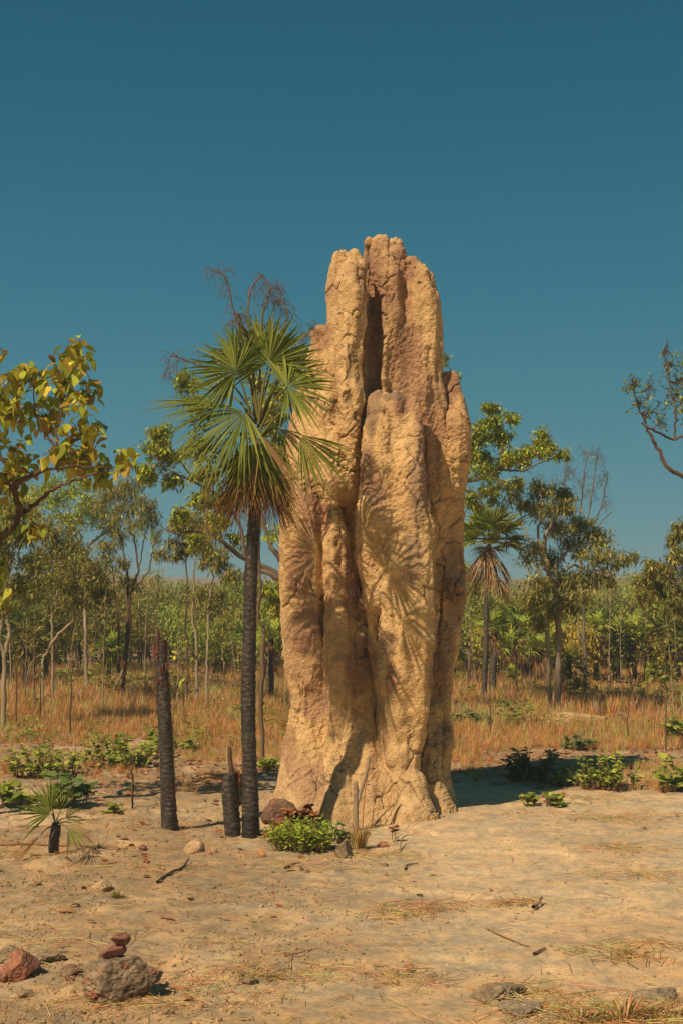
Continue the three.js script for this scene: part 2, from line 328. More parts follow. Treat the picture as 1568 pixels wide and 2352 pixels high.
    for (let k = 0; k < N; k++) for (let j = 0; j < N; j++) for (let i = 0; i < N; i++) {
      const a = val[((k + 1) * M2 + j + 1) * M2 + i + 1] < 0, I = bi * N + i + 1, J = bj * N + j + 1, Kk = bk * N + k + 1;
      const quad = (p, q, r, s, flip) => { const c = [p, q, r, s].map((e) => cells.get(e)); if (c.some((e) => e === undefined)) return; if (flip) tris.push(c[0], c[2], c[1], c[0], c[3], c[2]); else tris.push(c[0], c[1], c[2], c[0], c[2], c[3]); };
      if (i + 2 < M2 + 0) {
        const bx = val[((k + 1) * M2 + j + 1) * M2 + i + 2] < 0, by = val[((k + 1) * M2 + j + 2) * M2 + i + 1] < 0, bz = val[((k + 2) * M2 + j + 1) * M2 + i + 1] < 0;
        if (a !== bx) quad(key(I, J - 1, Kk - 1), key(I, J, Kk - 1), key(I, J, Kk), key(I, J - 1, Kk), !a);
        if (a !== by) quad(key(I - 1, J, Kk - 1), key(I - 1, J, Kk), key(I, J, Kk), key(I, J, Kk - 1), !a);
        if (a !== bz) quad(key(I - 1, J - 1, Kk), key(I, J - 1, Kk), key(I, J, Kk), key(I - 1, J, Kk), !a);
      }
    }
  }
  const g = new THREE.BufferGeometry(), P = new Float32Array(verts);
  g.setAttribute('position', new THREE.BufferAttribute(P, 3)); g.setIndex(tris); g.computeVertexNormals();
  const nr = g.attributes.normal.array, n = P.length / 3, C = new Float32Array(n * 3);
  // red weathered patches and grey ones, where the photograph shows them
  const RED = [[735, 770, 30, 35], [715, 1170, 28, 70], [690, 1310, 35, 70], [705, 1440, 30, 60], [750, 1190, 12, 40], [930, 830, 40, 120], [985, 960, 35, 110], [1035, 880, 25, 45], [860, 640, 25, 60], [930, 600, 30, 50], [915, 700, 22, 60], [845, 1080, 18, 60], [862, 1130, 22, 50], [810, 1380, 25, 50], [830, 1520, 30, 60], [815, 1560, 25, 45], [720, 1620, 30, 35], [665, 1720, 20, 50], [700, 1800, 30, 50], [735, 1810, 14, 60], [900, 1560, 18, 40], [990, 1060, 20, 80], [1010, 1560, 25, 60], [1015, 1690, 20, 35], [800, 1300, 12, 30], [870, 720, 20, 50]];
  const GREY = [[1040, 1310, 30, 60], [1050, 1400, 25, 40], [1012, 1700, 22, 40], [1020, 1480, 25, 60], [860, 850, 20, 120], [890, 1480, 20, 30], [905, 910, 30, 10], [960, 1130, 25, 90], [950, 1280, 20, 60], [850, 950, 12, 60]];
  const eye = V(0, EYE, 0), q = V();
  const OCH = [.68, .43, .185], YEL = [.76, .50, .23], REDC = [.40, .21, .125], BRN = [.33, .215, .13], DUST = [.64, .44, .225];
  for (let i = 0; i < n; i++) {
    let x = P[i * 3], y = P[i * 3 + 1], z = P[i * 3 + 2];
    const w = worley(x * 36, y * 33, z * 36), pel = 1 - Math.min(1, w[0] * 1.15);       // rounded mud pellets
    const edge2 = w[1] - w[0];
    const w1 = worley(x * 52 + 3, y * 52, z * 52), pel2 = 1 - Math.min(1, w1[0] * 1.2);
    const low = fbm(x * 6, y * 3, z * 6, 3), mid = fbm(x * 15, y * 10, z * 15, 3);
    const jx = x + .05 * noise(x * 7, y * 7, z * 7) + .02 * noise(x * 21, y * 21, z * 21), jy = y + .05 * noise(x * 7 + 50, y * 7, z * 7) + .02 * noise(x * 21, y * 21, z * 21 + 5), jz = z + .05 * noise(x * 7, y * 7 + 30, z * 7);
    const w3 = worley(jx * 4.6, jy * 2.6, jz * 4.6), ce = w3[1] - w3[0];
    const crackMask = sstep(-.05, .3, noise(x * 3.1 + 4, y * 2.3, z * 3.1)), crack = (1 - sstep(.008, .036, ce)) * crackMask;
    const flute = noise(x * 22, y * 3.2, z * 22);
    const smooth = sstep(.9, .25, y);                                  // the foot is washed smoother
    const rough = mix(1, .45, smooth) * mix(.25, 1.3, sstep(-.25, .3, noise(x * 2.4, y * 1.7, z * 2.4) + .4 * noise(x * 8, y * 5, z * 8)));
    const fin = 1 - Math.abs(noise(x * 7.5, y * 1.1, z * 7.5)) * 1.6, fin2 = 1 - Math.abs(noise(x * 15 + 9, y * 2.6, z * 15)) * 1.6;
    let d = (.034 * (fin - .4) + .014 * (fin2 - .4)) * sstep(.1, .6, y) + .010 * low + .012 * mid + .010 * fbm(x * 30, y * 24, z * 30, 3) + rough * (.012 * (pel - .45) + .004 * (pel2 - .45)) + .006 * flute - .018 * crack;
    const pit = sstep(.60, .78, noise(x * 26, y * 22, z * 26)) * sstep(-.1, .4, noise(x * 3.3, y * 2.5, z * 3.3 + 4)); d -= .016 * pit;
    P[i * 3] += nr[i * 3] * d; P[i * 3 + 1] += nr[i * 3 + 1] * d; P[i * 3 + 2] += nr[i * 3 + 2] * d;
    // photograph pixel in which the patch lies
    q.set(P[i * 3], P[i * 3 + 1], P[i * 3 + 2]); const k = -q.z, Y = q.y - EYE, Fd = F / (k * CP + Y * SP); const X = 784 + q.x * Fd, Yp = 1176 - (Y * CP - k * SP) * Fd;
    let red = 0, grey = 0; const wv = 1 + .5 * fbm(x * 9, y * 9, z * 9, 3);
    for (const [a, b, rx, ry] of RED) { const e = ((X - a) / rx) ** 2 + ((Yp - b) / ry) ** 2; red = Math.max(red, 1 - sstep(.45, 1.5, e * wv)); }
    for (const [a, b, rx, ry] of GREY) { const e = ((X - a) / rx) ** 2 + ((Yp - b) / ry) ** 2; grey = Math.max(grey, 1 - sstep(.4, 1.6, e * wv)); }
    if (q.z < -Z0 - .3) { red = sstep(.0, .3, low); grey = 0; }
    red = clamp(red + .55 * sstep(.02, .32, fbm(x * 3 + 9, y * 1.6, z * 3, 4)));
    let c = mix3(OCH, YEL, sstep(-.25, .3, low + .3 * mid));
    c = mix3(c, REDC, clamp(red * (.75 + .5 * mid)));
    c = mix3(c, BRN, clamp(grey * .75));
    c = mix3(c, DUST, .7 * sstep(.7, .15, y) * (1 - .4 * red));
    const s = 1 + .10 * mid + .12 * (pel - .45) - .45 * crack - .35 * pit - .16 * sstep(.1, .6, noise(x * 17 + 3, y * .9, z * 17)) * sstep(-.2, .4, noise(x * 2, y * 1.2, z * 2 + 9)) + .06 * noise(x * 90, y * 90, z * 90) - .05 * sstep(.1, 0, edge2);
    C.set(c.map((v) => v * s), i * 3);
  }
  g.setAttribute('color', new THREE.BufferAttribute(C, 3)); g.computeVertexNormals();
  const UV = new Float32Array(n * 2);
  for (let i = 0; i < n; i++) { const x = P[i * 3] - .25, z = P[i * 3 + 2] + Z0; UV[i * 2] = (x * .85 + z * .53) / .8; UV[i * 2 + 1] = P[i * 3 + 1] / .8; }
  g.setAttribute('uv', new THREE.BufferAttribute(UV, 2));
  const o = V(.25, 0, -Z0); g.translate(-o.x, -o.y, -o.z);
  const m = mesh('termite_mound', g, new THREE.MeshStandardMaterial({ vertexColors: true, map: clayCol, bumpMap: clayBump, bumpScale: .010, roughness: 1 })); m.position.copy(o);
  tag(m, 'towering ochre termite mound with vertical ribs, grooves and reddish patches on the sand', 'termite mound');
  console.log('mound verts', n, 'tris', tris.length / 3);
}

//PART:palms
// ---------------------------------------------------------------- fan palms
const GREEN = [lin('#78823a'), lin('#667433'), lin('#878f42'), lin('#6f7a38')].map((c) => [c[0] * 1.3, c[1] * 1.25, c[2] * .9]), YELG = lin('#a08a2c'), BROWN = [lin('#a57a4c'), lin('#8a6038'), lin('#b08c5c'), lin('#70502f')];
// one fan leaf: hub, the way it points, its upper side, segment length, spread, how it hangs
function fan(mb, hub, dir, nrm, o, R) {
  const { len = .45, n = 34, spread = 4.4, droop = .25, split = .45, col, tip, wid = 1, cup = .1, hang = 0, ragged = .2 } = o;
  const d = dir.clone().normalize(), b = V().crossVectors(d, nrm).normalize(), up = V().crossVectors(b, d).normalize();
  const TS = [.04, .25, .5, .68, .84, 1], step = spread / n;
  for (let i = 0; i < n; i++) {
    const th = -spread / 2 + (i + .5) * step + (R() - .5) * step * .5, L = len * (.72 + .28 * Math.cos(th * .55)) * (1 - ragged + ragged * 2 * R()), s = d.clone().multiplyScalar(Math.cos(th)).addScaledVector(b, Math.sin(th));
    s.addScaledVector(up, cup + (R() - .5) * .26).normalize(); const side = V().crossVectors(s, up).normalize();
    const dr = (droop + .05) * (.4 + 1.5 * R() * R()), tw = (R() - .5) * .6, prev = []; const tone = .8 + .4 * R();
    const c0 = Array.isArray(col[0]) ? col[Math.floor(R() * col.length)] : col;
    TS.forEach((t, k) => {
      const p = hub.clone().addScaledVector(s, L * t); p.y -= dr * L * Math.pow(t, 2.2); if (hang) p.y -= hang * L * t;
      const w = (t <= split ? L * t * Math.tan(step * .52) : L * split * Math.tan(step * .52) * Math.max(.06, (1 - t) / (1 - split))) * wid;
      const sd = side.clone().applyAxisAngle(s, tw * t), fold = up.clone().multiplyScalar(w * .55);
      const cc = mix3(c0.map((v) => v * tone), tip ?? c0, tip ? sstep(.35, 1, t) : 0);
      const a = mb.v(p.clone().addScaledVector(sd, w).add(fold), cc), m = mb.v(p.clone().sub(fold), cc.map((v) => v * .85)), e = mb.v(p.clone().addScaledVector(sd, -w).add(fold), cc);
      if (k) { mb.t(prev[0], a, prev[1]); mb.t(prev[1], a, m); mb.t(prev[1], m, prev[2]); mb.t(prev[2], m, e); }
      prev[0] = a; prev[1] = m; prev[2] = e;
    });
  }
}
function frond(parent, root, from, hub, dir, nrm, o, R, name = 'frond') {
  const mb = new MB(root); fan(mb, hub, dir, nrm, o, R);
  const f = mb.build(name, o.dead ? M.dry : M.palm, parent), pb = new MB(root);
  const mid = from.clone().lerp(hub, .55).add(V(0, (o.arch ?? .12) * from.distanceTo(hub), 0)), pts = curve([from, mid, hub], 7);
  const pc = o.stalk ?? (o.dead ? BROWN[1] : lin('#8b8a48').map((v) => v * .8));
  pb.tube(pts, pts.map((_, k) => mix(o.pr ?? .012, (o.pr ?? .012) * .45, k / (pts.length - 1))), 6, pc);
  pb.build('petiole', o.dead ? M.dry : M.palm, f);
  return f;
}
// charred trunk with ragged rings of old leaf bases
function ringed(mb, pts, rad, seed, colf, ringStep = .034, sides = 30) {
  const c = new THREE.CatmullRomCurve3(pts), L = c.getLength(), n = Math.ceil(L / .0065), P = [], r = [];
  for (let k = 0; k <= n; k++) { P.push(c.getPointAt(k / n)); const t = k / n * (rad.length - 1), i = Math.min(rad.length - 2, Math.floor(t)); r.push(mix(rad[i], rad[i + 1], t - i)); }
  const ring = (k, a) => { const s = k / n * L / ringStep + 1.5 * noise(Math.cos(a) * 1.3 + seed, Math.sin(a) * 1.3, k / n * L * 4) + .35 * noise(Math.cos(a) * 3.5, Math.sin(a) * 3.5, seed + k / n * L * 14); return s; };
  const saw = (s) => { const f = s - Math.floor(s); return f < .75 ? f / .75 : (1 - f) / .25; };
  mb.tube(P, r, sides, (t, a) => {
    const k = Math.round(t * n), r0 = r[k] / .042, w = worley(Math.cos(a) * r0 + seed, k / n * L / .021, Math.sin(a) * r0), f = clamp(1.15 - w[0] * 1.3), h = hash(Math.floor((w[1] * 997)), Math.floor(w[0] * 50), seed) * .5 + .5 * hash(Math.floor(k / 9), Math.floor(a * 2), seed);
    return colf(t, f, h, a, noise(Math.cos(a) * 4 + seed, Math.sin(a) * 4, t * L * 9));
  }, (k, a) => { const s = ring(k, a), h = hash(Math.floor(s), Math.floor(a * 2.2), seed); const r0 = r[k] / .042, w = worley(Math.cos(a) * r0 + seed, k / n * L / .021, Math.sin(a) * r0); return .88 + (.03 + .06 * h) * saw(s) + .17 * Math.max(0, .85 - w[0]) + .05 * noise(Math.cos(a) * 6, Math.sin(a) * 6, k * .25) + .07 * noise(Math.cos(a) * .8 + seed, k / n * L * 3.2, Math.sin(a) * .8); });
}
const CHAR = lin('#3a3128'), CHARL = lin('#968874'), SINGE = lin('#7a3d22');
const charCol = (t, f, h, a, n) => { let c = CHAR.map((v) => v * (.55 + .7 * h)); c = mix3(c, lin('#6a5140'), .5 * sstep(.1, .5, fbm(Math.cos(a) * 2 + t * 9, Math.sin(a) * 2, t * 14, 3))); c = mix3(c, CHARL, .44 * sstep(.5, 1, f) * h + .05 * Math.max(0, n)); return c; };

{ // the tall palm in front of the mound
  const D = 8.7, R = rng(71), base = onGround(576, 1921), w = (x, y, dz = 0) => at(x, y, -base.z - dz);
  base.y -= .02;
  const t = thing('fan_palm', base, 'tall fan palm with blackened ringed trunk and skirt of dead fronds before the mound', 'palm tree');
  const mb = new MB(base);
  ringed(mb, [base.clone(), w(575, 1820), w(571, 1660), w(573, 1480), w(578, 1300), w(585, 1170), w(591, 1050)], [px(21, D), px(17.5, D), px(17.5, D), px(17, D), px(16, D), px(15, D), px(13, D)], 5, (tt, f, h, a, n) => {
    const c = charCol(tt, f, h, a, n); return tt < .06 ? c.map((v) => v * .35) : c; });
  mb.build('trunk', M.char, t);
  const crown = w(591, 985);
  const G = (x, y, dz) => w(x, y, dz), dirTo = (h, x, y, dz) => w(x, y, dz).sub(h);
  // [hub x, y, forward, pointing to x, y, forward, normal, options]
  const FR = [
    [618, 833, .06, 628, 700, .02, V(-.1, .25, 1), { len: px(128, D), n: 38, spread: 4.5, droop: .04, cup: .04, split: .55, wid: 1.15 }],
    [543, 853, .12, 455, 800, .12, V(-.2, .35, 1), { len: px(128, D), n: 36, spread: 4.0, droop: .12, cup: .05, split: .5 }],
    [563, 945, .22, 470, 1020, .30, V(-.25, .6, .8), { len: px(172, D), n: 36, spread: 2.7, droop: .22, cup: .02, split: .5 }],
    [512, 930, .0, 370, 940, .1, V(-.1, .8, .6), { len: px(178, D), n: 28, spread: 1.9, droop: .16, cup: .05, split: .45 }],
    [660, 888, .16, 765, 868, .10, V(-.25, .35, 1), { len: px(122, D), n: 34, spread: 4.2, droop: .10, cup: .02, split: .5 }],
    [690, 1000, .20, 765, 1092, .16, V(.2, .35, 1), { len: px(142, D), n: 26, spread: 1.7, droop: .12, cup: .0, split: .5, arch: .5 }],
    [574, 1018, .2, 572, 1150, .24, V(0, .3, 1), { len: px(150, D), n: 30, spread: 1.9, droop: .1, cup: .0, split: .5, tip: YELG.map((v) => v * .8) }],
    [500, 1000, .14, 425, 1075, .16, V(-.4, .6, .7), { len: px(125, D), n: 28, spread: 2.1, droop: .25, cup: .02, split: .5 }],
    [565, 830, -.2, 535, 700, -.25, V(0, .2, 1), { len: px(120, D), n: 30, spread: 2.9, droop: .06, cup: .05, split: .5 }],
    [600, 815, -.25, 585, 690, -.28, V(.1, .2, 1), { len: px(118, D), n: 30, spread: 2.8, droop: .05, cup: .05 }],
    [655, 860, -.25, 720, 780, -.3, V(.2, .3, 1), { len: px(115, D), n: 30, spread: 3.0, droop: .14, cup: .05 }],
    [520, 905, -.25, 430, 870, -.3, V(-.2, .5, .8), { len: px(125, D), n: 30, spread: 3.0, droop: .2, cup: .05 }],
    [640, 985, -.2, 690, 1060, -.2, V(.4, .5, .6), { len: px(105, D), n: 26, spread: 2.4, droop: .35, cup: .0 }],
    [540, 1000, -.15, 500, 1090, -.15, V(-.3, .5, .6), { len: px(140, D), n: 28, spread: 2.0, droop: .25, tip: BROWN[0] }],
    [600, 1000, .12, 640, 1120, .16, V(.3, .3, .9), { len: px(150, D), n: 28, spread: 1.5, droop: .2, tip: BROWN[2], col: [GREEN[3], BROWN[2]] }],
    [615, 1005, -.1, 625, 1130, -.05, V(.3, .3, .9), { len: px(160, D), n: 24, spread: 1.2, droop: .2, tip: BROWN[2], col: [GREEN[3], BROWN[0]] }],
  ];
  for (const [hx, hy, hz, tx, ty, tz, nv, o] of FR) {
    const hub = G(hx, hy, hz); frond(t, base, crown.clone().add(V((hx - 590) * .00035, (R() - .5) * .12 - (hy > 980 ? .06 : 0), hz * .25)), hub, dirTo(hub, tx, ty, tz), nv, { col: GREEN, ...o }, R);
  }
  // skirt of dead fronds round the trunk
  for (let k = 0; k < 26; k++) {
    const low = k % 2, a = k / 26 * Math.PI * 2 * 3.08 + R() * .3, out = V(Math.cos(a), 0, Math.sin(a)), hub = w(588 + Math.cos(a) * (24 + 16 * R()), (low ? 1075 : 1030) + R() * 34).addScaledVector(V(0, 0, Math.sin(a)), .12);
    frond(t, base, w(590, 1005 + R() * 20), hub, V(out.x * .42, -1, out.z * .42), out.clone().add(V(0, .3, 0)), { len: px(118 + 42 * R(), D), n: 24, spread: 1.5, droop: .12, col: low || R() < .6 ? BROWN : [GREEN[3], BROWN[0]], tip: BROWN[k % 4], split: .32, wid: 1, cup: -.02, dead: true, ragged: .2, arch: .02 }, R, 'dead_frond');
  }
  // old flower stalks above and a hanging one
  const ST = [
    [[592, 960], [560, 800], [538, 715], [522, 648], [505, 625], [475, 613]], [[592, 960], [575, 760], [571, 698], [580, 660], [595, 640], [612, 645], [622, 668]],
    [[594, 950], [604, 730], [610, 708], [620, 668], [634, 662], [648, 668]], [[596, 950], [640, 780], [661, 735], [655, 705], [640, 690], [628, 695]],
    [[588, 960], [520, 868], [455, 838], [400, 818], [388, 835], [390, 865]], [[596, 960], [650, 850], [685, 800], [705, 768], [720, 752]], [[590, 990], [640, 950], [690, 912], [740, 920], [780, 950]],
    [[585, 1020], [520, 1080], [486, 1100], [476, 1170], [478, 1210], [480, 1245]], [[592, 960], [572, 800], [560, 750], [548, 720], [540, 740]],
  ];
  ST.forEach((pts, k) => {
    const f = [.0, .1, -.05, -.1, .1, -.1, .22, .12, .15][k], p3 = pts.map(([x, y], i) => w(x, y, f * i / (pts.length - 1)));
    const c = curve(p3, 26, .006, R), b = new MB(base), tone = k === 7 ? lin('#a88a64') : lin('#94704e');
    b.tube(c, c.map((_, i) => mix(.0085, .0022, i / 26)), 5, (tt) => mix3(lin('#8f8046'), tone, sstep(.25, .5, tt)));
    const s = b.build('flower_stalk', M.dry, t), tw = new MB(base);
    for (let i = 10; i < 27; i++) for (let j = 0; j < 3; j++) {        // thread-like branchlets
      if (R() < .25) continue; const L = (.06 + .13 * R()) * (1.2 - .5 * i / 27), dv = V(R() - .5, (R() - .6) * .9, R() - .5).normalize(), q = c[i].clone().addScaledVector(dv, L * .5).add(V(0, .01, 0)), e = c[i].clone().addScaledVector(dv, L).add(V(0, -.35 * L, 0));
      tw.tube([c[i], q, e], [.0022, .0016, .0008], 3, tone.map((v) => v * (.7 + .6 * R())));
      for (let m = 0; m < 4; m++) { const u = .3 + .7 * R(), z = u < .5 ? c[i].clone().lerp(q, u * 2) : q.clone().lerp(e, u * 2 - 1), y = z.clone().add(V(R() - .5, R() - .7, R() - .5).multiplyScalar(.05)); tw.tube([z, y], [.0013, .0006], 3, tone.map((v) => v * (.6 + .6 * R()))); }
    }
    tw.build('branchlet', M.dry, s);
  });
}

// simpler palms farther off: crown pixel, foot pixel, spread in pixels
function palm(x, y, fx, fy, r, o, label, group, name = 'fan_palm') {
  const R = rng(o.seed ?? Math.round(x * 7 + y)), base = onGround(fx, fy), D = -base.z, cr = at(x, y, D + (o.back ?? 0)); base.y -= .03;
  const t = thing(name, base, label, 'palm tree', group), mb = new MB(base), len = px(r, D);
  const tr = o.tr ?? .055;
  ringed(mb, [base.clone(), base.clone().lerp(cr, .35).add(V((R() - .5) * .06, 0, 0)), base.clone().lerp(cr, .7).add(V((R() - .5) * .06, 0, 0)), cr.clone().add(V(0, -.05, 0))], [tr * 1.15, tr, tr * .95, tr * .8], Math.round(x), o.pale ? (a, f, h, q, n) => mix3(lin('#3f352b'), lin('#9a8a72'), .6 * f * h) : charCol, .05, 12);
  mb.build('trunk', M.char, t);
  const n = o.n ?? 11, pl = o.petiole ?? .9;
  for (let k = 0; k < n; k++) {
    const a = k * 2.4 + R() * .5, el = mix(o.el0 ?? -.5, o.el1 ?? 1.25, (k + .5) / n) + (R() - .5) * .25, dir = V(Math.cos(a) * Math.cos(el), Math.sin(el), Math.sin(a) * Math.cos(el)), hub = cr.clone().addScaledVector(dir, len * pl * (.5 + .3 * R()));
    const nv = V(-dir.x * Math.sin(el), Math.cos(el) + .15, -dir.z * Math.sin(el)).add(V(R() - .5, 0, .5 * R()).multiplyScalar(.7));
    const yel = R() < (o.yellow ?? .12);
    frond(t, base, cr, hub, dir, nv, { len: len * (.7 + .25 * R()), n: o.seg ?? 20, spread: 3.6 + .8 * R(), droop: .22, col: yel ? [lin('#a89235'), lin('#8f8a35')] : GREEN.map((c) => c.map((v) => v * (o.tone ?? 1.3))), split: .48, pr: .008 }, R);
  }
  const nd = o.dead ?? 8;
  for (let k = 0; k < nd; k++) {
    const a = k / nd * Math.PI * 2 + R() * .6, out = V(Math.cos(a), 0, Math.sin(a)), hub = cr.clone().add(V(out.x * len * .3, -len * (.15 + (o.skirt ?? .5) * R()), out.z * len * .3));
    frond(t, base, cr.clone().add(V(0, -.03, 0)), hub, V(out.x * .4, -1, out.z * .4), out.clone().add(V(0, .3, 0)), { len: len * (.7 + .4 * R()), n: 14, spread: 1.3, droop: .1, col: o.deadCol ?? BROWN, split: .4, dead: true, ragged: .25, arch: .05, pr: .006 }, R, 'dead_frond');
  }
  return t;
}
palm(1122, 1245, 1108, 1622, 78, { n: 21, dead: 16, skirt: 1.1, deadCol: [lin('#c2a074'), lin('#ae8a5c'), lin('#98764e')], tr: .046, seg: 26, yellow: .22, pale: true, tone: 1.7, el0: -.3, el1: 1.4 }, 'medium fan palm with long brown skirt just right of the mound');
const PG = 'small fan palms among the trees';
[
  [1130, 1440, 1130, 1612, 36, { pale: true, tr: .07 }, 'small fan palm close beside the medium palm right of the mound'],
  [1197, 1451, 1208, 1580, 44, {}, 'dark-stemmed fan palm midway between the medium palm and the white-trunked tree'],
  [1166, 1482, 1176, 1586, 34, {}, 'fan palm with slightly leaning dark stem behind the medium palm'],
  [1172, 1545, 1174, 1590, 18, { dead: 3 }, 'knee-high fan palm seedling in dry grass left of the white trunks'],
  [1304, 1520, 1308, 1606, 40, { dead: 12, yellow: .3 }, 'squat fan palm with yellowing fan at foot of the white-trunked tree'],
  [1236, 1490, 1240, 1585, 38, { yellow: .35, dead: 10 }, 'fan palm with yellow fronds left of the two tree trunks'],
  [1304, 1418, 1310, 1575, 54, { dead: 10 }, 'larger fan palm behind the trunk of the white-trunked tree'],
  [1372, 1440, 1362, 1585, 40, { dead: 16, skirt: 1.3 }, 'fan palm wrapped in dead fronds right of the white-trunked tree'],
  [1412, 1455, 1412, 1582, 36, { dead: 16, skirt: 1.3 }, 'fan palm with thick dead skirt above the black fallen log'],
  [1448, 1456, 1457, 1585, 42, { dead: 10 }, 'fan palm with bare black stem at right end of the fallen log'],
  [1500, 1428, 1498, 1580, 42, { dead: 14, skirt: 1.2 }, 'bright fan palm near right edge with brown hanging skirt'],
  [1516, 1545, 1516, 1590, 32, { dead: 4 }, 'stemless fan palm low in the grass near right edge'],
  [1556, 1470, 1556, 1590, 36, { dead: 10 }, 'fan palm cut by the right edge of the view'],
  [255, 1478, 262, 1545, 40, { dead: 8 }, 'fan palm behind the multi-stemmed brown tree at left'],
  [376, 1425, 380, 1520, 34, { dead: 10, skirt: 1 }, 'fan palm rising just behind the tall burnt stump'],
  [178, 1447, 186, 1530, 26, { tone: .8 }, 'dark green fan palm left of centre in the left woodland'],
  [120, 1500, 122, 1548, 26, { dead: 5 }, 'low fan palm between the two curved white trunks at left'],
  [456, 1478, 452, 1560, 28, {}, 'small fan palm between the slender white trunks left of the palm'],
  [506, 1505, 508, 1565, 30, { dead: 12 }, 'shaggy brown fan palm just left of the tall palm trunk'],
  [540, 1452, 540, 1548, 28, {}, 'fan palm glimpsed at the left of the tall palm trunk, farther back'],
  [624, 1462, 621, 1612, 36, { dead: 9, skirt: 2, tr: .05 }, 'fan palm with drooping brown fronds between tall palm and mound'],
].forEach(([x, y, fx, fy, r, o, label]) => palm(x, y, fx, fy, r, { seg: 16, tone: 1.7, ...o, dead: Math.round((o.dead ?? 10) * 1.5), skirt: Math.max(1, o.skirt ?? 0) * (o.dead < 6 ? .5 : 1), deadCol: [lin('#c29c6c'), lin('#a98356'), lin('#8f6c46'), lin('#b58a58')] }, label, PG, 'small_fan_palm'));

{ // young palm in the foreground
  const R = rng(9), base = onGround(124, 1962), D = -base.z, w = (x, y, dz = 0) => at(x, y, D - dz);
  const t = thing('young_fan_palm', base, 'knee-high young fan palm with dark stub stem in the left foreground', 'palm tree'), mb = new MB(base);
  ringed(mb, [base.clone().add(V(0, -.03, 0)), w(124, 1940), w(127, 1915), w(130, 1890)], [.034, .034, .036, .03], 3, charCol, .03, 16); mb.build('trunk', M.char, t);
  const cr = w(128, 1895);
  [[118, 1868, .08, 80, 1845, .1, V(-.3, .6, .8), { len: px(82, D), n: 16, spread: 2.5, droop: .10, split: .4 }],
    [118, 1850, -.02, 112, 1812, -.04, V(0, .3, 1), { len: px(62, D), n: 13, spread: 2.0, droop: .05, split: .4 }],
    [140, 1862, -.06, 136, 1815, -.1, V(.2, .3, 1), { len: px(60, D), n: 11, spread: 1.8, droop: .05, split: .4 }],
    [158, 1905, .1, 190, 1955, .16, V(.4, .7, .5), { len: px(70, D), n: 13, spread: 1.5, droop: .25, split: .4, tip: BROWN[2] }],
    [165, 1890, -.04, 215, 1940, 0, V(.4, .7, .5), { len: px(68, D), n: 11, spread: 1.1, droop: .2, col: [BROWN[2], GREEN[2]], tip: BROWN[0] }],
    [92, 1920, .1, 20, 1998, .25, V(-.3, .8, .4), { len: px(95, D), n: 10, spread: .7, droop: .02, col: BROWN, dead: true, split: .35 }],
    [150, 1880, -.1, 185, 1870, -.2, V(.3, .7, .5), { len: px(55, D), n: 10, spread: 1.6, droop: .3, split: .4 }],
  ].forEach(([hx, hy, hz, tx, ty, tz, nv, o]) => { const hub = w(hx, hy, hz); frond(t, base, cr, hub, w(tx, ty, tz).sub(hub), nv, { col: GREEN, pr: .006, ...o }, R, o.dead ? 'dead_frond' : 'frond'); });
}
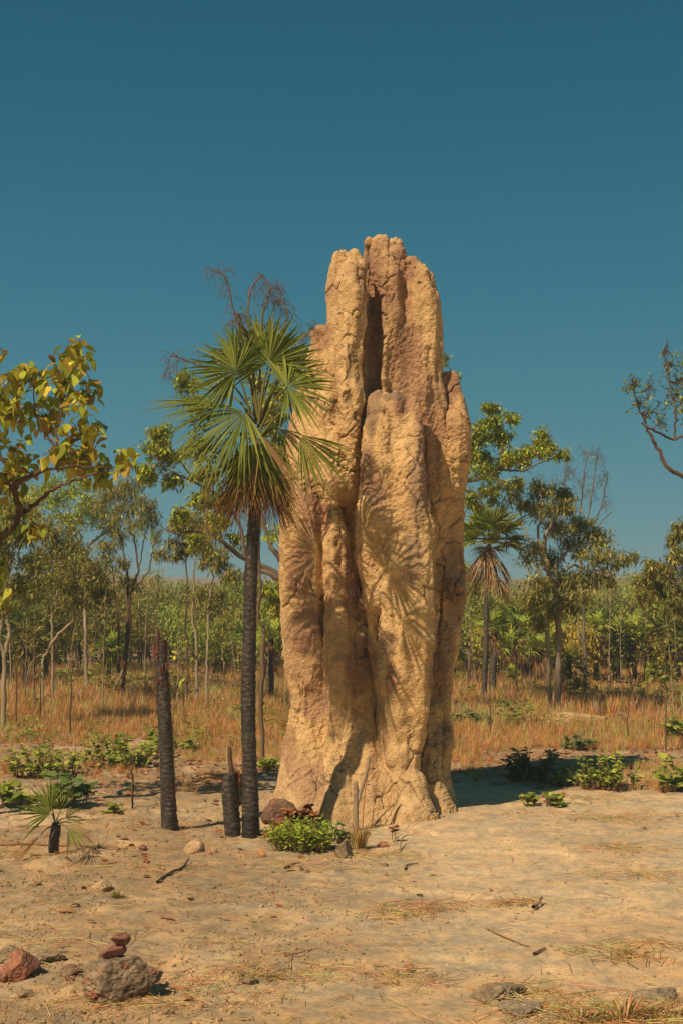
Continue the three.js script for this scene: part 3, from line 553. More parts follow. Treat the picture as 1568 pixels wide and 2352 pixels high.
// ---------------------------------------------------------------- burnt trunks
{
  const stumpCol = (amt, seed) => (t, f, h, a, n) => { let c = charCol(t, f, h, a, n); const s = sstep(.25, .5, fbm(Math.cos(a) * 1.6 + seed, Math.sin(a) * 1.6, t * 9, 3) + .35 * (h - .5)); return mix3(c, SINGE.map((v) => v * (.6 + .7 * h)), s * amt * (t > .3 ? 1 : .45)); };
  const stump = (name, label, foot, pts, rad, seed, amt, topc) => {
    const base = onGround(...foot), D = -base.z, mb = new MB(base), P = [base.clone().add(V(0, -.03, 0)), ...pts.map(([x, y]) => at(x, y, D))];
    const t = thing(name, base, label, 'burnt stump'); ringed(mb, P, rad.map((r) => px(r, D)), seed, stumpCol(amt, seed), .032, 24); mb.build('trunk', M.char, t);
    return [t, base, D];
  };
  { const [t, base, D] = stump('burnt_palm_stump', 'tall leaning burnt palm stump with rusty scorched patches and jagged top', [390, 1903], [[386, 1790], [379, 1660], [374, 1560], [371, 1492], [370, 1470]], [20, 17.5, 17, 17, 16.5, 12], 12, .95);
    const R = rng(4), sp = new MB(base);
    for (const [x0, y0, x1, y1, r, dz] of [[362, 1490, 364, 1446, 6, .03], [356, 1500, 354, 1472, 5, .0], [380, 1495, 383, 1470, 6, 0], [372, 1492, 374, 1468, 6, -.03], [368, 1480, 363, 1440, 4, .02]]) { const a = at(x0, y0 + 12, D - dz), b = at(x1, y1, D - dz); sp.tube([a, a.clone().lerp(b, .5), b], [px(r, D), px(r * .8, D), px(1.4, D)], 7, (q) => mix3(SINGE, CHAR, R() * .8)); }
    sp.build('splinter', M.char, t);
    const fl = new MB(base); for (let k = 0; k < 14; k++) { const u = R(), yy = mix(1500, 1580, u), p = at(mix(358, 392, R()), yy, D - .05), q = p.clone().add(V((R() - .5) * .03, -.02 - .03 * R(), .01 + .015 * R())); fl.tube([p, q], [.008, .002], 4, mix3(SINGE, CHAR, R())); } fl.build('bark_flake', M.char, t);
    const hk = new MB(base); hk.tube(curve([[356, 1560], [352, 1590], [344, 1604], [340, 1612], [346, 1600]].map(([x, y]) => at(x, y, D - .06)), 12), [...Array(13)].map((_, i) => .006 - .0003 * i), 5, SINGE.map((v) => v * .7)); hk.build('hanging_bark', M.char, t);
  }
  stump('burnt_palm_stump', 'short black burnt palm stump leaning beside the tall palm trunk', [536, 1921], [[533, 1880], [527, 1830], [524, 1795], [523, 1780]], [19, 20, 19, 17, 11], 21, .5);
  { const [t, base, D] = stump('burnt_palm_stump', 'small shaggy scorched stump behind the tall palm foot', [549, 1843], [[547, 1815], [544, 1790], [543, 1776]], [10, 11, 11, 8], 33, .9); const R = rng(8), fl = new MB(base); for (let k = 0; k < 30; k++) { const p = at(mix(534, 554, R()), mix(1775, 1812, R()), D - .03), q = p.clone().add(V((R() - .5) * .05, .03 + .03 * R(), (R() - .3) * .03)); fl.tube([p, q], [.008, .002], 4, mix3(SINGE, BROWN[1], R())); } fl.build('bark_flake', M.dry, t); }
  { const base = onGround(538, 1850), D = -base.z, mb = new MB(base); mb.tube(curve([[538, 1852], [533, 1790], [529, 1745], [527, 1714]].map(([x, y]) => at(x, y, D)), 16, .002, rng(3)), [...Array(17)].map((_, i) => px(6.5 - .12 * i, D)), 9, (t, a) => mix3(lin('#7d5c44'), lin('#4a3a2e'), .5 + .5 * noise(t * 20, a * 2))); const t = thing('dead_stake', base, 'grey-brown dead stake standing behind the short stump', 'dead branch'); mb.build('stem', M.bark, t); }
}
//PART:trees
// ---------------------------------------------------------------- trees
const brt = (l) => l.map((c) => [c[0] * 1.55, c[1] * 1.45, c[2] * 1.1]);
const OLIVE_ = [lin('#868c40'), lin('#737d3b'), lin('#96964c'), lin('#657438')], FRESH_ = [lin('#96a23c'), lin('#849438'), lin('#a9ad45'), lin('#708639')], EUC_ = [lin('#8c8a4d'), lin('#797c44'), lin('#a0985c'), lin('#68703e')], YEL_ = [lin('#a2a542'), lin('#8f9a3e'), lin('#b3a045'), lin('#7f8d3c')];
const [OLIVE, FRESH, EUC, YEL] = [OLIVE_, FRESH_, EUC_, YEL_].map(brt);
const B_PALE = [lin('#b09c80'), lin('#8d7a62')], B_GREY = [lin('#7d6b58'), lin('#5d4e40')], B_BROWN = [lin('#75573f'), lin('#4f3b2c')], B_DARK = [lin('#4a3a2d'), lin('#2e241c')];
const barkCol = ([a, b, burnt], R, sc = 8) => (t, ang, q) => mix3(burnt ? mix3(CHAR, a, sstep(.25, 1.1, q.y - height(q.x, q.z) + .4 * noise(q.x * 9, q.y * 5, q.z * 9))) : a, burnt ? mix3(CHAR, b, sstep(.25, 1.1, q.y - height(q.x, q.z))) : b, clamp(.5 + 1.1 * fbm(q.x * sc, q.y * sc * .6, q.z * sc, 3)));
function tree(o) {
  const R = rng(o.seed), D = o.d, base = o.base ?? (() => { const p = at(o.foot[0], 1630, D); p.y = height(p.x, -D); return p; })();
  const t = thing(o.name ?? 'tree', base, o.label, 'tree', o.group);
  const bark = o.bark ?? B_GREY, skel = [], tb = new MB(base), sides = 9;
  const P3 = (l) => l.map(([x, y, r, dz = 0], i) => ({ p: i === 0 && y === 'foot' ? base.clone().add(V(0, -.05, 0)) : at(x, y, D - dz), r: px(r * (o.rs ?? .68), D) }));
  const lay = (l, mb, wob) => {
    const q = P3(l), n = Math.max(8, (l.length - 1) * 7), c = curve(q.map((e) => e.p), n, wob, R), r = c.map((_, i) => { const s = i / n * (q.length - 1), k = Math.min(q.length - 2, Math.floor(s)); return mix(q[k].r, q[k + 1].r, s - k); });
    mb.tube(c, r, sides, barkCol(bark, R)); c.forEach((p, i) => skel.push({ p, r: r[i] }));
  };
  for (const l of o.trunks) lay(l, tb, .012);
  tb.build('trunk', M.bark, t);
  for (const l of o.limbs ?? []) { const lb = new MB(base); lay(l, lb, .015); lb.build('limb', M.bark, t); }
  const tw = new MB(base), lf = new MB(base), big = [], L = o.leaf, dep = o.depthSpread ?? .5, nSk = skel.length;
  for (const [x, y, rx, ry, n, tone = 1, dz = null] of o.clumps) {
    const sw = L.broad ? 1 : 1.14, c = at(x, y, D + (dz ?? (R() - .5) * 2 * dep)), ax = px(rx * sw, D), ay = px(ry * sw, D), az = (ax + ay) * .55;
    let best = null, bd = 1e9; for (let k = 0; k < skel.length; k++) { const s = skel[k], e = s.p.distanceTo(c) + (s.p.y > c.y ? (s.p.y - c.y) * 1.2 : 0) + (k < nSk ? 0 : .1); if (e < bd && s.r > px(.6, D)) { bd = e; best = s; } }
    const r0 = Math.min(best.r * .75, (L.broad ? 1 : .75) * (.004 + .007 * Math.sqrt(best.p.distanceTo(c) + ax))), mid = best.p.clone().lerp(c, .5).add(V((R() - .5) * .25, -.06 + .1 * R(), (R() - .5) * .25).multiplyScalar(best.p.distanceTo(c)));
    const main = curve([best.p, mid, c], 9, .012, R), mr = main.map((_, i) => mix(r0, r0 * .45, i / 9)); tw.tube(main, mr, 6, barkCol(bark, R)); main.forEach((p, i) => { if (i > 2) skel.push({ p, r: mr[i] * .8 }); });
    const m = o.sub ?? 9, per = Math.max(1, Math.round(n * (L.broad ? 2 : n < 50 ? 1.4 : 2.7) / m));
    for (let k = 0; k < m; k++) {
      const u = V(R() * 2 - 1, R() * 2 - 1, R() * 2 - 1).normalize().multiplyScalar(Math.cbrt(.2 + .8 * R())), e = c.clone().add(V(u.x * ax, u.y * ay, u.z * az)), from = main[4 + Math.floor(R() * 6)];
      const br = curve([from, from.clone().lerp(e, .5).add(V((R() - .5) * .3, .15 * R(), (R() - .5) * .3).multiplyScalar(ax)), e], 6, .01, R);
      tw.tube(br, br.map((_, i) => mix(r0 * .42, .0022, i / 6)), 4, barkCol(bark, R));
      const spread = Math.min(ax, ay) * (o.tuft ?? .38) * 1.15;
      const tufts = []; for (let j = 0; j < (o.tips ?? 3); j++) { const q = br[2 + Math.floor(R() * 5)], z = q.clone().add(V(R() - .5, R() - .45, R() - .5).multiplyScalar(spread * 2.2)); tw.tube([q, q.clone().lerp(z, .5).add(V(0, .02, 0)), z], [.003, .0022, .0015], 3, bark[1]); tufts.push(z, q.clone().lerp(z, .6)); }
      tufts.push(e);
      for (let j = 0; j < per; j++) {
        const q = tufts[Math.floor(R() * tufts.length)], p = q.clone().add(V(R() - .5, R() - .5, R() - .5).multiplyScalar(spread * (R() < .4 ? .9 : 2.2)));
        const dir = V(R() - .5, R() - .5 - (L.hang ?? 0), R() - .5).normalize(), nv = V(R() - .5, .6 + R(), R() - .5).normalize();
        const ca = L.col[Math.floor(R() * L.col.length)], f = tone * (.72 + .56 * R()); let cc = ca.map((v) => v * f); if (L.old && R() < L.old) cc = mix3(cc, lin(R() < .5 ? '#b06a32' : '#b3923c'), .8);
        const s = .7 + .6 * R();
        if (L.broad) big.push([p, dir, nv, L.len * s, L.wid * s, cc]); else lf.leaf(p, dir, nv, L.len * s, L.wid * s, cc, cc.map((v) => v * .9));
      }
    }
  }
  kindOf(tw.build('branch', M.bark, t), 'stuff');
  if (L.broad) {                                                       // leaves big enough to pick apart: each its own part
    big.sort((a, b) => b[3] - a[3]);
    big.forEach(([p, dir, nv, len, wid, c], k) => { if (k < 290) { const b = new MB(p); b.oval(p, dir, nv, len, wid, c, -.1 + .8 * hash(k, 3, 1), c.map((v) => v * .85)); const m = b.build('leaf', M.leaf, t); m.position.copy(p).sub(base); } else lf.oval(p, dir, nv, len, wid, c, -.1 + .8 * hash(k, 3, 1)); });
    if (!lf.empty) kindOf(lf.build('foliage', M.leaf, t), 'stuff');
  } else if (!lf.empty) kindOf(lf.build('crown', M.leaf, t), 'stuff');
  return t;
}
const L_EUC = { len: .095, wid: .021, hang: .35, col: EUC }, L_OL = { len: .085, wid: .022, hang: .3, col: OLIVE }, L_FR = { len: .07, wid: .03, hang: .1, col: FRESH };
// near tree reaching in from the left with broad yellow-green leaves
tree({ name: 'broadleaf_tree', rs: .85, label: 'nearby broad-leaved tree reaching in from the left edge with yellow-green leaves', seed: 12, d: 9.6, foot: [-95, 0], bark: B_BROWN, depthSpread: .35, sub: 6, tips: 2, tuft: .5,
  trunks: [[[-95, 'foot', 22], [-80, 1600, 19], [-55, 1400, 17], [-25, 1270, 15]]],
  limbs: [[[-25, 1270, 13], [0, 1240, 11], [43, 1188, 9], [36, 1130, 8, .1], [31, 1114, 7, .1], [94, 1082, 6.5, .15], [125, 1036, 5.5, .1], [187, 1004, 4, .1]], [[55, 1175, 6], [82, 1157, 5.5], [129, 1120, 5, .1], [152, 1110, 3.5, .1], [225, 1085, 3, .1]], [[31, 1114, 6, .1], [10, 1060, 5.5], [-20, 1000, 5], [-40, 930, 4]], [[115, 1050, 4, .1], [122, 1020, 4], [98, 985, 3.4], [80, 930, 3]], [[94, 1082, 4, .1], [168, 1071, 3.5, .2], [250, 1075, 2.5, .2]], [[125, 1036, 3.6, .1], [140, 950, 3], [160, 850, 2.2]], [[-55, 1400, 9], [-120, 1250, 7, -.2], [-150, 1000, 5, -.3]]],
  clumps: [[165, 805, 26, 28, 26], [205, 822, 30, 16, 8], [78, 855, 45, 38, 34], [150, 880, 45, 42, 40], [205, 905, 30, 40, 24], [48, 950, 45, 50, 38], [115, 955, 45, 40, 36], [188, 1000, 45, 38, 34], [228, 985, 22, 16, 8], [150, 1050, 36, 34, 26], [195, 1060, 42, 30, 28], [243, 1085, 26, 32, 18], [292, 1055, 22, 24, 14], [50, 1045, 48, 45, 34], [15, 1110, 45, 40, 24, .8], [88, 1215, 32, 26, 18, .7], [8, 900, 40, 40, 22], [12, 1310, 14, 40, 8, .8], [15, 1365, 14, 18, 5], [-40, 960, 60, 60, 40], [-60, 1080, 60, 60, 40], [-120, 900, 70, 70, 50], [-170, 1030, 70, 80, 50], [-60, 850, 50, 40, 30], [5, 810, 14, 14, 4], [-150, 1200, 80, 60, 40]],
  leaf: { len: .084, wid: .064, hang: .3, col: YEL, broad: true, old: .07 } });
// spreading tree behind the tall palm and the mound
tree({ name: 'spreading_tree', label: 'spreading tree behind the tall palm with crooked grey limbs and fresh green crown', seed: 22, d: 16.5, foot: [690, 0], bark: B_GREY, sub: 10, tuft: .34, depthSpread: .9,
  trunks: [[[690, 'foot', 26], [695, 1500, 22], [692, 1400, 20], [700, 1280, 17], [740, 1100, 14], [770, 900, 9]]],
  limbs: [[[694, 1370, 15], [640, 1328, 12], [596, 1312, 8], [560, 1330, 5]], [[698, 1330, 13], [646, 1287, 10], [612, 1230, 7], [600, 1150, 6], [625, 1050, 5], [640, 930, 3]], [[700, 1345, 12, -.3], [564, 1283, 9, -.2], [510, 1244, 7], [460, 1221, 5.5], [408, 1224, 4], [380, 1215, 2]], [[564, 1280, 7], [551, 1212, 5.5], [520, 1150, 4.5], [450, 1110, 4], [390, 1080, 3.2], [355, 1050, 2.4]], [[520, 1150, 4], [480, 1060, 3.5], [440, 960, 3], [432, 890, 2]], [[450, 1110, 3.4], [400, 1040, 3], [375, 1000, 2]], [[720, 1180, 8], [850, 1000, 6, -.4], [990, 860, 3.5, -.4], [1050, 862, 2]]],
  clumps: [[432, 885, 26, 24, 210], [450, 935, 26, 18, 140], [372, 995, 30, 26, 220], [352, 1042, 28, 24, 200], [338, 1090, 26, 24, 190], [395, 1055, 30, 22, 190], [398, 1105, 28, 18, 160], [440, 1030, 28, 30, 160], [470, 1095, 36, 22, 190], [452, 1150, 34, 20, 190], [420, 1185, 24, 18, 130], [498, 1160, 34, 28, 200], [500, 1205, 36, 24, 200], [455, 1245, 34, 22, 190], [540, 1240, 24, 18, 90], [560, 1120, 40, 30, 200], [600, 940, 30, 26, 170], [636, 960, 28, 30, 200], [652, 1020, 28, 32, 210], [640, 1090, 30, 30, 180], [690, 812, 18, 22, 90], [640, 900, 24, 24, 130], [590, 880, 24, 22, 110], [632, 1225, 26, 26, 60, 1.3], [650, 1340, 30, 20, 110], [640, 1395, 34, 26, 160], [610, 1345, 24, 18, 90], [1012, 828, 11, 14, 60], [1048, 866, 10, 10, 40], [760, 850, 60, 60, 120], [860, 900, 80, 60, 120]],
  leaf: { ...L_FR, old: .05 } });
// tree behind the right side of the mound
tree({ name: 'spreading_tree', label: 'tree behind the right flank of the mound with dark horizontal limb and leafy sprays', seed: 31, d: 18.5, foot: [985, 0], bark: B_GREY, sub: 10, tuft: .34, depthSpread: .7,
  trunks: [[[985, 'foot', 22], [985, 1400, 18], [1000, 1220, 14], [1030, 1120, 10]]],
  limbs: [[[1030, 1120, 8], [1062, 1106, 6.5], [1090, 1102, 6], [1116, 1094, 5.5], [1144, 1079, 4.2], [1167, 1080, 3.8], [1206, 1079, 3], [1241, 1063, 2.4], [1285, 1045, 1.6]], [[1144, 1079, 5], [1150, 1030, 4.5], [1145, 985, 3.5], [1125, 945, 2]], [[1062, 1106, 5], [1080, 1060, 4], [1075, 1030, 2.5]], [[1030, 1120, 6], [1080, 1130, 4.5], [1110, 1160, 2.5]], [[1116, 1094, 4], [1170, 1110, 3.5], [1200, 1130, 2]]],
  clumps: [[1125, 937, 20, 14, 120], [1145, 968, 30, 20, 200], [1178, 962, 16, 14, 70], [1120, 1005, 24, 22, 150], [1160, 1010, 28, 18, 170], [1085, 1022, 24, 22, 150], [1082, 1058, 28, 20, 180], [1110, 1048, 20, 18, 110], [1180, 1048, 30, 18, 180], [1215, 1040, 26, 18, 170], [1245, 1008, 22, 20, 160], [1256, 1035, 26, 18, 170], [1290, 1045, 16, 14, 90], [1190, 1110, 20, 16, 80], [1150, 1120, 30, 14, 110], [1080, 1150, 18, 20, 110], [1100, 1165, 16, 12, 60], [1065, 1090, 14, 14, 70], [1140, 1150, 20, 16, 60], [1100, 1080, 22, 20, 120], [1130, 1080, 22, 18, 110], [1160, 1060, 24, 16, 110], [1105, 985, 16, 18, 80], [1205, 1065, 22, 16, 90], [1120, 1130, 24, 18, 90]],
  leaf: { ...L_FR, old: .1 } });
// white-trunked eucalypt on the right
tree({ name: 'eucalypt_tree', label: 'white-trunked gum tree with two slim trunks standing right of the mound', seed: 43, d: 18.9, foot: [1280, 0], bark: [...B_PALE, true], sub: 11, tuft: .36, depthSpread: .6,
  trunks: [[[1281, 'foot', 12], [1280, 1560, 11], [1281, 1480, 11], [1277, 1380, 10], [1262, 1320, 9], [1251, 1282, 8], [1250, 1230, 6.5]], [[1262, 1634, 8], [1258, 1540, 7.5], [1255, 1470, 7.5], [1254, 1415, 6]]],
  limbs: [[[1251, 1282, 6], [1235, 1225, 4.5], [1245, 1170, 3.5], [1240, 1130, 2]], [[1262, 1320, 6], [1290, 1280, 4.5], [1320, 1255, 3.5], [1370, 1240, 2]], [[1270, 1350, 5], [1310, 1300, 4.2], [1350, 1310, 3.2], [1400, 1320, 2.2], [1440, 1288, 1.6]], [[1250, 1230, 5], [1280, 1180, 4], [1300, 1150, 2.5]], [[1251, 1282, 4.5], [1215, 1240, 3.5], [1195, 1190, 2.2]], [[1277, 1390, 5], [1240, 1380, 3.5], [1215, 1390, 2]], [[1254, 1415, 4], [1262, 1380, 3], [1285, 1370, 2]]],
  clumps: [[1240, 1125, 36, 20, 210], [1285, 1130, 30, 20, 180], [1305, 1160, 28, 20, 170], [1205, 1160, 30, 18, 160], [1250, 1175, 36, 22, 180], [1180, 1130, 18, 20, 60], [1280, 1215, 40, 24, 230], [1335, 1210, 36, 22, 220], [1370, 1235, 30, 24, 210], [1315, 1255, 40, 24, 230], [1375, 1280, 34, 26, 220], [1225, 1270, 34, 26, 170], [1270, 1290, 36, 26, 200], [1232, 1335, 40, 24, 210], [1290, 1335, 40, 26, 230], [1335, 1325, 34, 22, 170], [1388, 1325, 28, 20, 150], [1215, 1385, 34, 24, 190], [1265, 1390, 40, 26, 220], [1310, 1385, 34, 22, 170], [1425, 1285, 24, 14, 110], [1452, 1282, 16, 12, 60], [1240, 1430, 30, 18, 110], [1345, 1370, 26, 18, 110]],
  leaf: L_EUC });
tree({ name: 'bare_tree', label: 'nearly bare tree with upright grey twigs against the sky right of centre', seed: 51, d: 22, foot: [1345, 0], bark: [lin('#86786a'), lin('#62584e')], sub: 12, tuft: .5, depthSpread: .4,
  trunks: [[[1345, 'foot', 7], [1340, 1450, 6], [1335, 1330, 5.2], [1328, 1215, 4.5]]],
  limbs: [[[1328, 1215, 3.5], [1335, 1150, 2.8], [1340, 1090, 2.2], [1350, 1035, 1.5]], [[1330, 1235, 3.5], [1352, 1170, 2.8], [1362, 1110, 2.2], [1370, 1030, 1.5]], [[1330, 1250, 3.5], [1370, 1190, 2.6], [1388, 1130, 2], [1395, 1080, 1.4]], [[1332, 1270, 3], [1375, 1205, 2.2], [1404, 1175, 1.3]], [[1328, 1215, 3], [1305, 1150, 2.4], [1295, 1090, 1.8], [1300, 1060, 1.3]], [[1330, 1260, 3], [1280, 1180, 2.4], [1240, 1130, 1.8], [1190, 1120, 1.2]]],
  clumps: [[1345, 1050, 20, 30, 14], [1370, 1050, 18, 34, 14], [1385, 1090, 16, 34, 14], [1310, 1080, 20, 36, 14], [1330, 1110, 24, 40, 16], [1360, 1120, 26, 40, 14], [1390, 1150, 14, 30, 10], [1290, 1110, 24, 36, 12], [1180, 1130, 30, 24, 10], [1240, 1110, 24, 24, 10]],
  leaf: { len: .05, wid: .015, hang: .3, col: OLIVE } });
tree({ name: 'near_tree', rs: .75, label: 'sparse dark-limbed tree reaching in from the right edge against the sky', seed: 61, d: 13, foot: [1690, 0], bark: B_BROWN, sub: 9, tuft: .5, depthSpread: .3,
  trunks: [[[1690, 'foot', 20], [1680, 1500, 17], [1660, 1250, 14], [1625, 1120, 11]]],
  limbs: [[[1625, 1120, 8], [1568, 1094, 6.5], [1535, 1075, 6], [1505, 1020, 5], [1483, 985, 4.2], [1478, 965, 3.6], [1462, 930, 2.6], [1446, 880, 1.6]], [[1483, 980, 4], [1515, 995, 3.6], [1545, 1010, 3.6], [1590, 1000, 4.5], [1625, 1060, 5]], [[1545, 1010, 3], [1550, 960, 3.2], [1545, 915, 2.8], [1532, 860, 2.4], [1524, 815, 2], [1532, 775, 1.3]], [[1590, 1000, 4], [1600, 900, 3], [1620, 800, 2]]],
  clumps: [[1452, 885, 16, 22, 26], [1470, 925, 22, 28, 26], [1495, 890, 22, 24, 26], [1500, 945, 20, 24, 14], [1540, 840, 22, 26, 34], [1555, 880, 24, 26, 40], [1545, 920, 22, 20, 24], [1528, 805, 8, 20, 8], [1575, 930, 20, 26, 60], [1600, 860, 40, 50, 120], [1520, 970, 20, 18, 12], [1640, 950, 50, 60, 120]],
  leaf: { len: .055, wid: .028, hang: .2, col: OLIVE, old: .08 } });
tree({ name: 'eucalypt_tree', label: 'olive gum tree at the right edge with pale crooked branches', seed: 71, d: 17.5, foot: [1585, 0], bark: B_PALE, sub: 10, tuft: .36, depthSpread: .5,
  trunks: [[[1585, 'foot', 9], [1590, 1500, 8], [1580, 1420, 7], [1575, 1300, 6], [1570, 1220, 4]]],
  limbs: [[[1580, 1420, 5.5], [1540, 1395, 5], [1505, 1400, 4], [1480, 1375, 3], [1470, 1345, 2]], [[1578, 1370, 4.5], [1535, 1330, 3.5], [1500, 1310, 2.4]], [[1575, 1300, 4], [1545, 1260, 3], [1530, 1230, 2]]],
  clumps: [[1560, 1215, 22, 18, 150], [1545, 1240, 22, 16, 150], [1570, 1265, 24, 18, 150], [1545, 1280, 16, 10, 70], [1500, 1300, 30, 18, 170], [1535, 1320, 30, 20, 190], [1475, 1330, 28, 22, 180], [1515, 1350, 32, 22, 200], [1560, 1345, 28, 24, 190], [1475, 1370, 26, 18, 140], [1540, 1385, 34, 18, 170], [1570, 1400, 24, 18, 120], [1590, 1300, 30, 40, 150]],
  leaf: L_EUC });
// left woodland
const GL = 'gum trees of the left woodland';
const gum = (o) => tree({ name: 'eucalypt_tree', sub: 10, tuft: .4, depthSpread: .6, bark: B_PALE, leaf: L_EUC, group: GL, ...o });
gum({ label: 'gum tree with pale forked trunks at the far left edge', seed: 81, d: 16.5, foot: [8, 0], trunks: [[[6, 'foot', 8], [12, 1516, 7.5], [22, 1461, 7], [17, 1417, 6], [14, 1360, 5], [30, 1260, 3]], [[10, 1512, 6], [2, 1460, 5.5], [8, 1400, 5], [-10, 1330, 3]]], limbs: [[[17, 1400, 4], [45, 1340, 3], [70, 1290, 2]]], clumps: [[20, 1180, 40, 26, 210, .9], [60, 1160, 34, 22, 190, 1.1], [0, 1230, 40, 30, 230, .9], [45, 1235, 36, 28, 220, .9], [20, 1290, 44, 28, 240, .8], [75, 1290, 38, 28, 220, .85], [40, 1345, 44, 26, 220, .8], [85, 1350, 38, 24, 200, .8], [10, 1400, 30, 20, 110, .9], [-30, 1300, 40, 50, 200]], leaf: { ...L_OL, col: [...OLIVE, ...EUC] } });
gum({ label: 'gum tree with long white trunk curving to the right at left', seed: 82, d: 19.5, foot: [96, 0], trunks: [[[95, 'foot', 4.5], [100, 1520, 4.2], [108, 1500, 4.8], [131, 1461, 4.6], [166, 1428, 4.2], [186, 1390, 4], [192, 1340, 3.2]]], limbs: [[[104, 1510, 3], [90, 1505, 2.4], [68, 1530, 1.8], [62, 1570, 1.5]], [[186, 1390, 3], [205, 1370, 2.4], [222, 1358, 1.8]]], clumps: [[150, 1290, 40, 26, 220, .85], [190, 1300, 40, 26, 230, .85], [225, 1310, 34, 26, 200, .8], [160, 1340, 40, 24, 210, .8], [210, 1350, 38, 24, 200, .8], [240, 1370, 30, 22, 150, .85], [130, 1390, 36, 18, 120, .8], [175, 1385, 34, 18, 110, .8]] });
gum({ label: 'gum tree with short upright white trunk amid the left foliage', seed: 83, d: 20.5, foot: [122, 0], trunks: [[[122, 'foot', 4.6], [121, 1480, 4.4], [121, 1417, 4.4], [129, 1374, 4], [140, 1341, 3.2], [150, 1290, 2.6]]], clumps: [[110, 1240, 38, 28, 230], [150, 1235, 38, 26, 230], [95, 1290, 36, 26, 210, .85], [135, 1285, 40, 28, 220, .85], [120, 1330, 40, 24, 200, .8], [170, 1265, 36, 24, 190, .9], [100, 1200, 34, 24, 180]] });
gum({ label: 'bright-leaved gum tree with white limb high in the left woodland', seed: 84, d: 23, foot: [200, 0], trunks: [[[200, 'foot', 7], [198, 1480, 6.5], [196, 1380, 6], [199, 1290, 5.5], [208, 1251, 5], [236, 1229, 3.8], [262, 1205, 2.5]], [[196, 1380, 5], [165, 1290, 4.4], [163, 1230, 3.6], [160, 1170, 2.4]]], clumps: [[90, 1130, 36, 22, 190, 1.1], [130, 1150, 38, 24, 210, 1.1], [165, 1120, 36, 22, 190, 1.1], [200, 1150, 34, 26, 200, 1.05], [185, 1190, 36, 24, 200], [225, 1185, 30, 24, 160], [150, 1200, 36, 24, 200], [250, 1220, 26, 20, 100], [120, 1110, 26, 14, 110, 1.1], [205, 1100, 26, 20, 120]], leaf: { ...L_FR, col: FRESH } });
gum({ label: 'brown tree of several slender upright stems with feathery olive crown', seed: 85, d: 21.5, foot: [280, 0], bark: B_BROWN, trunks: [[[282, 'foot', 7], [290, 1490, 6], [294, 1400, 5], [292, 1310, 4], [284, 1270, 3]], [[286, 1520, 6], [298, 1440, 5], [301, 1360, 4.4], [318, 1315, 3.6], [312, 1260, 3], [302, 1205, 2]], [[274, 1545, 5], [272, 1440, 4], [266, 1380, 3.6], [258, 1300, 2.6]]], limbs: [[[301, 1360, 3], [340, 1315, 2.6], [350, 1270, 2], [362, 1220, 1.5]], [[318, 1315, 2.6], [330, 1250, 2], [345, 1190, 1.4]], [[284, 1270, 2.4], [270, 1200, 1.8], [262, 1150, 1.2]]], clumps: [[235, 1150, 24, 24, 130], [270, 1130, 30, 24, 190], [305, 1120, 26, 26, 170], [330, 1160, 28, 24, 170], [290, 1170, 32, 26, 190], [255, 1190, 30, 22, 150], [345, 1195, 22, 22, 120], [310, 1210, 28, 20, 110], [280, 1230, 26, 20, 80], [360, 1230, 16, 24, 50], [270, 1290, 26, 20, 90, .85], [290, 1340, 26, 16, 70, .85], [240, 1260, 26, 22, 120, .9]], leaf: { len: .1, wid: .018, hang: .6, col: [...EUC, lin('#8e8a4a')] } });
const slim = (label, seed, d, foot, trunk, clumps, extra = {}) => gum({ label, seed, d, foot: [foot, 0], trunks: [[[foot, 'foot', trunk[0][2] * 1.15], ...trunk]], clumps, ...extra });
slim('slender brown-trunked gum left of the tall palm, leftmost of three', 86, 20, 428, [[431, 1496, 4], [425, 1440, 3.4], [430, 1382, 3], [428, 1292, 2.2], [424, 1225, 1.5]], [[410, 1200, 24, 20, 130], [435, 1215, 26, 20, 150], [400, 1245, 18, 16, 70], [370, 1275, 20, 18, 90], [420, 1265, 26, 18, 120]], { bark: B_BROWN, group: undefined });
slim('slender white-trunked gum left of the tall palm, middle of three', 87, 19.6, 454, [[451, 1473, 4.4], [442, 1423, 4], [446, 1371, 4], [445, 1321, 3.2], [450, 1250, 2]], [[455, 1195, 28, 20, 160], [480, 1215, 26, 20, 150], [450, 1250, 26, 20, 130], [475, 1260, 22, 20, 110], [460, 1365, 20, 12, 60, .9]], { group: undefined });
slim('slender pale-trunked gum left of the tall palm, rightmost of three', 88, 19.3, 477, [[476, 1520, 4.2], [478, 1473, 4], [480, 1394, 3.6], [487, 1350, 3], [494, 1290, 2]], [[500, 1270, 22, 18, 100], [480, 1290, 24, 18, 110], [515, 1300, 22, 14, 90], [495, 1370, 26, 14, 90, .8], [490, 1385, 14, 16, 60, .7], [535, 1320, 26, 16, 110]], { group: undefined, limbs: [[[479, 1420, 2.4], [495, 1390, 2], [510, 1380, 1.4]]] });
tree({ name: 'slender_tree', rs: 1, label: 'thin crooked brown trunk rising just right of the tall palm trunk', seed: 89, d: 12.6, foot: [602, 0], bark: [lin('#8a6f52'), lin('#5f4a38')], sub: 6, trunks: [[[602, 'foot', 5], [602, 1575, 5], [607, 1470, 4.6], [605, 1440, 4.4], [593, 1416, 4], [597, 1337, 3.6], [596, 1235, 3], [600, 1130, 2.2], [610, 1000, 1.5]]], clumps: [[612, 985, 18, 24, 30], [600, 1040, 18, 24, 30], [625, 945, 20, 20, 30]], leaf: { len: .07, wid: .03, col: FRESH, hang: .3 } });
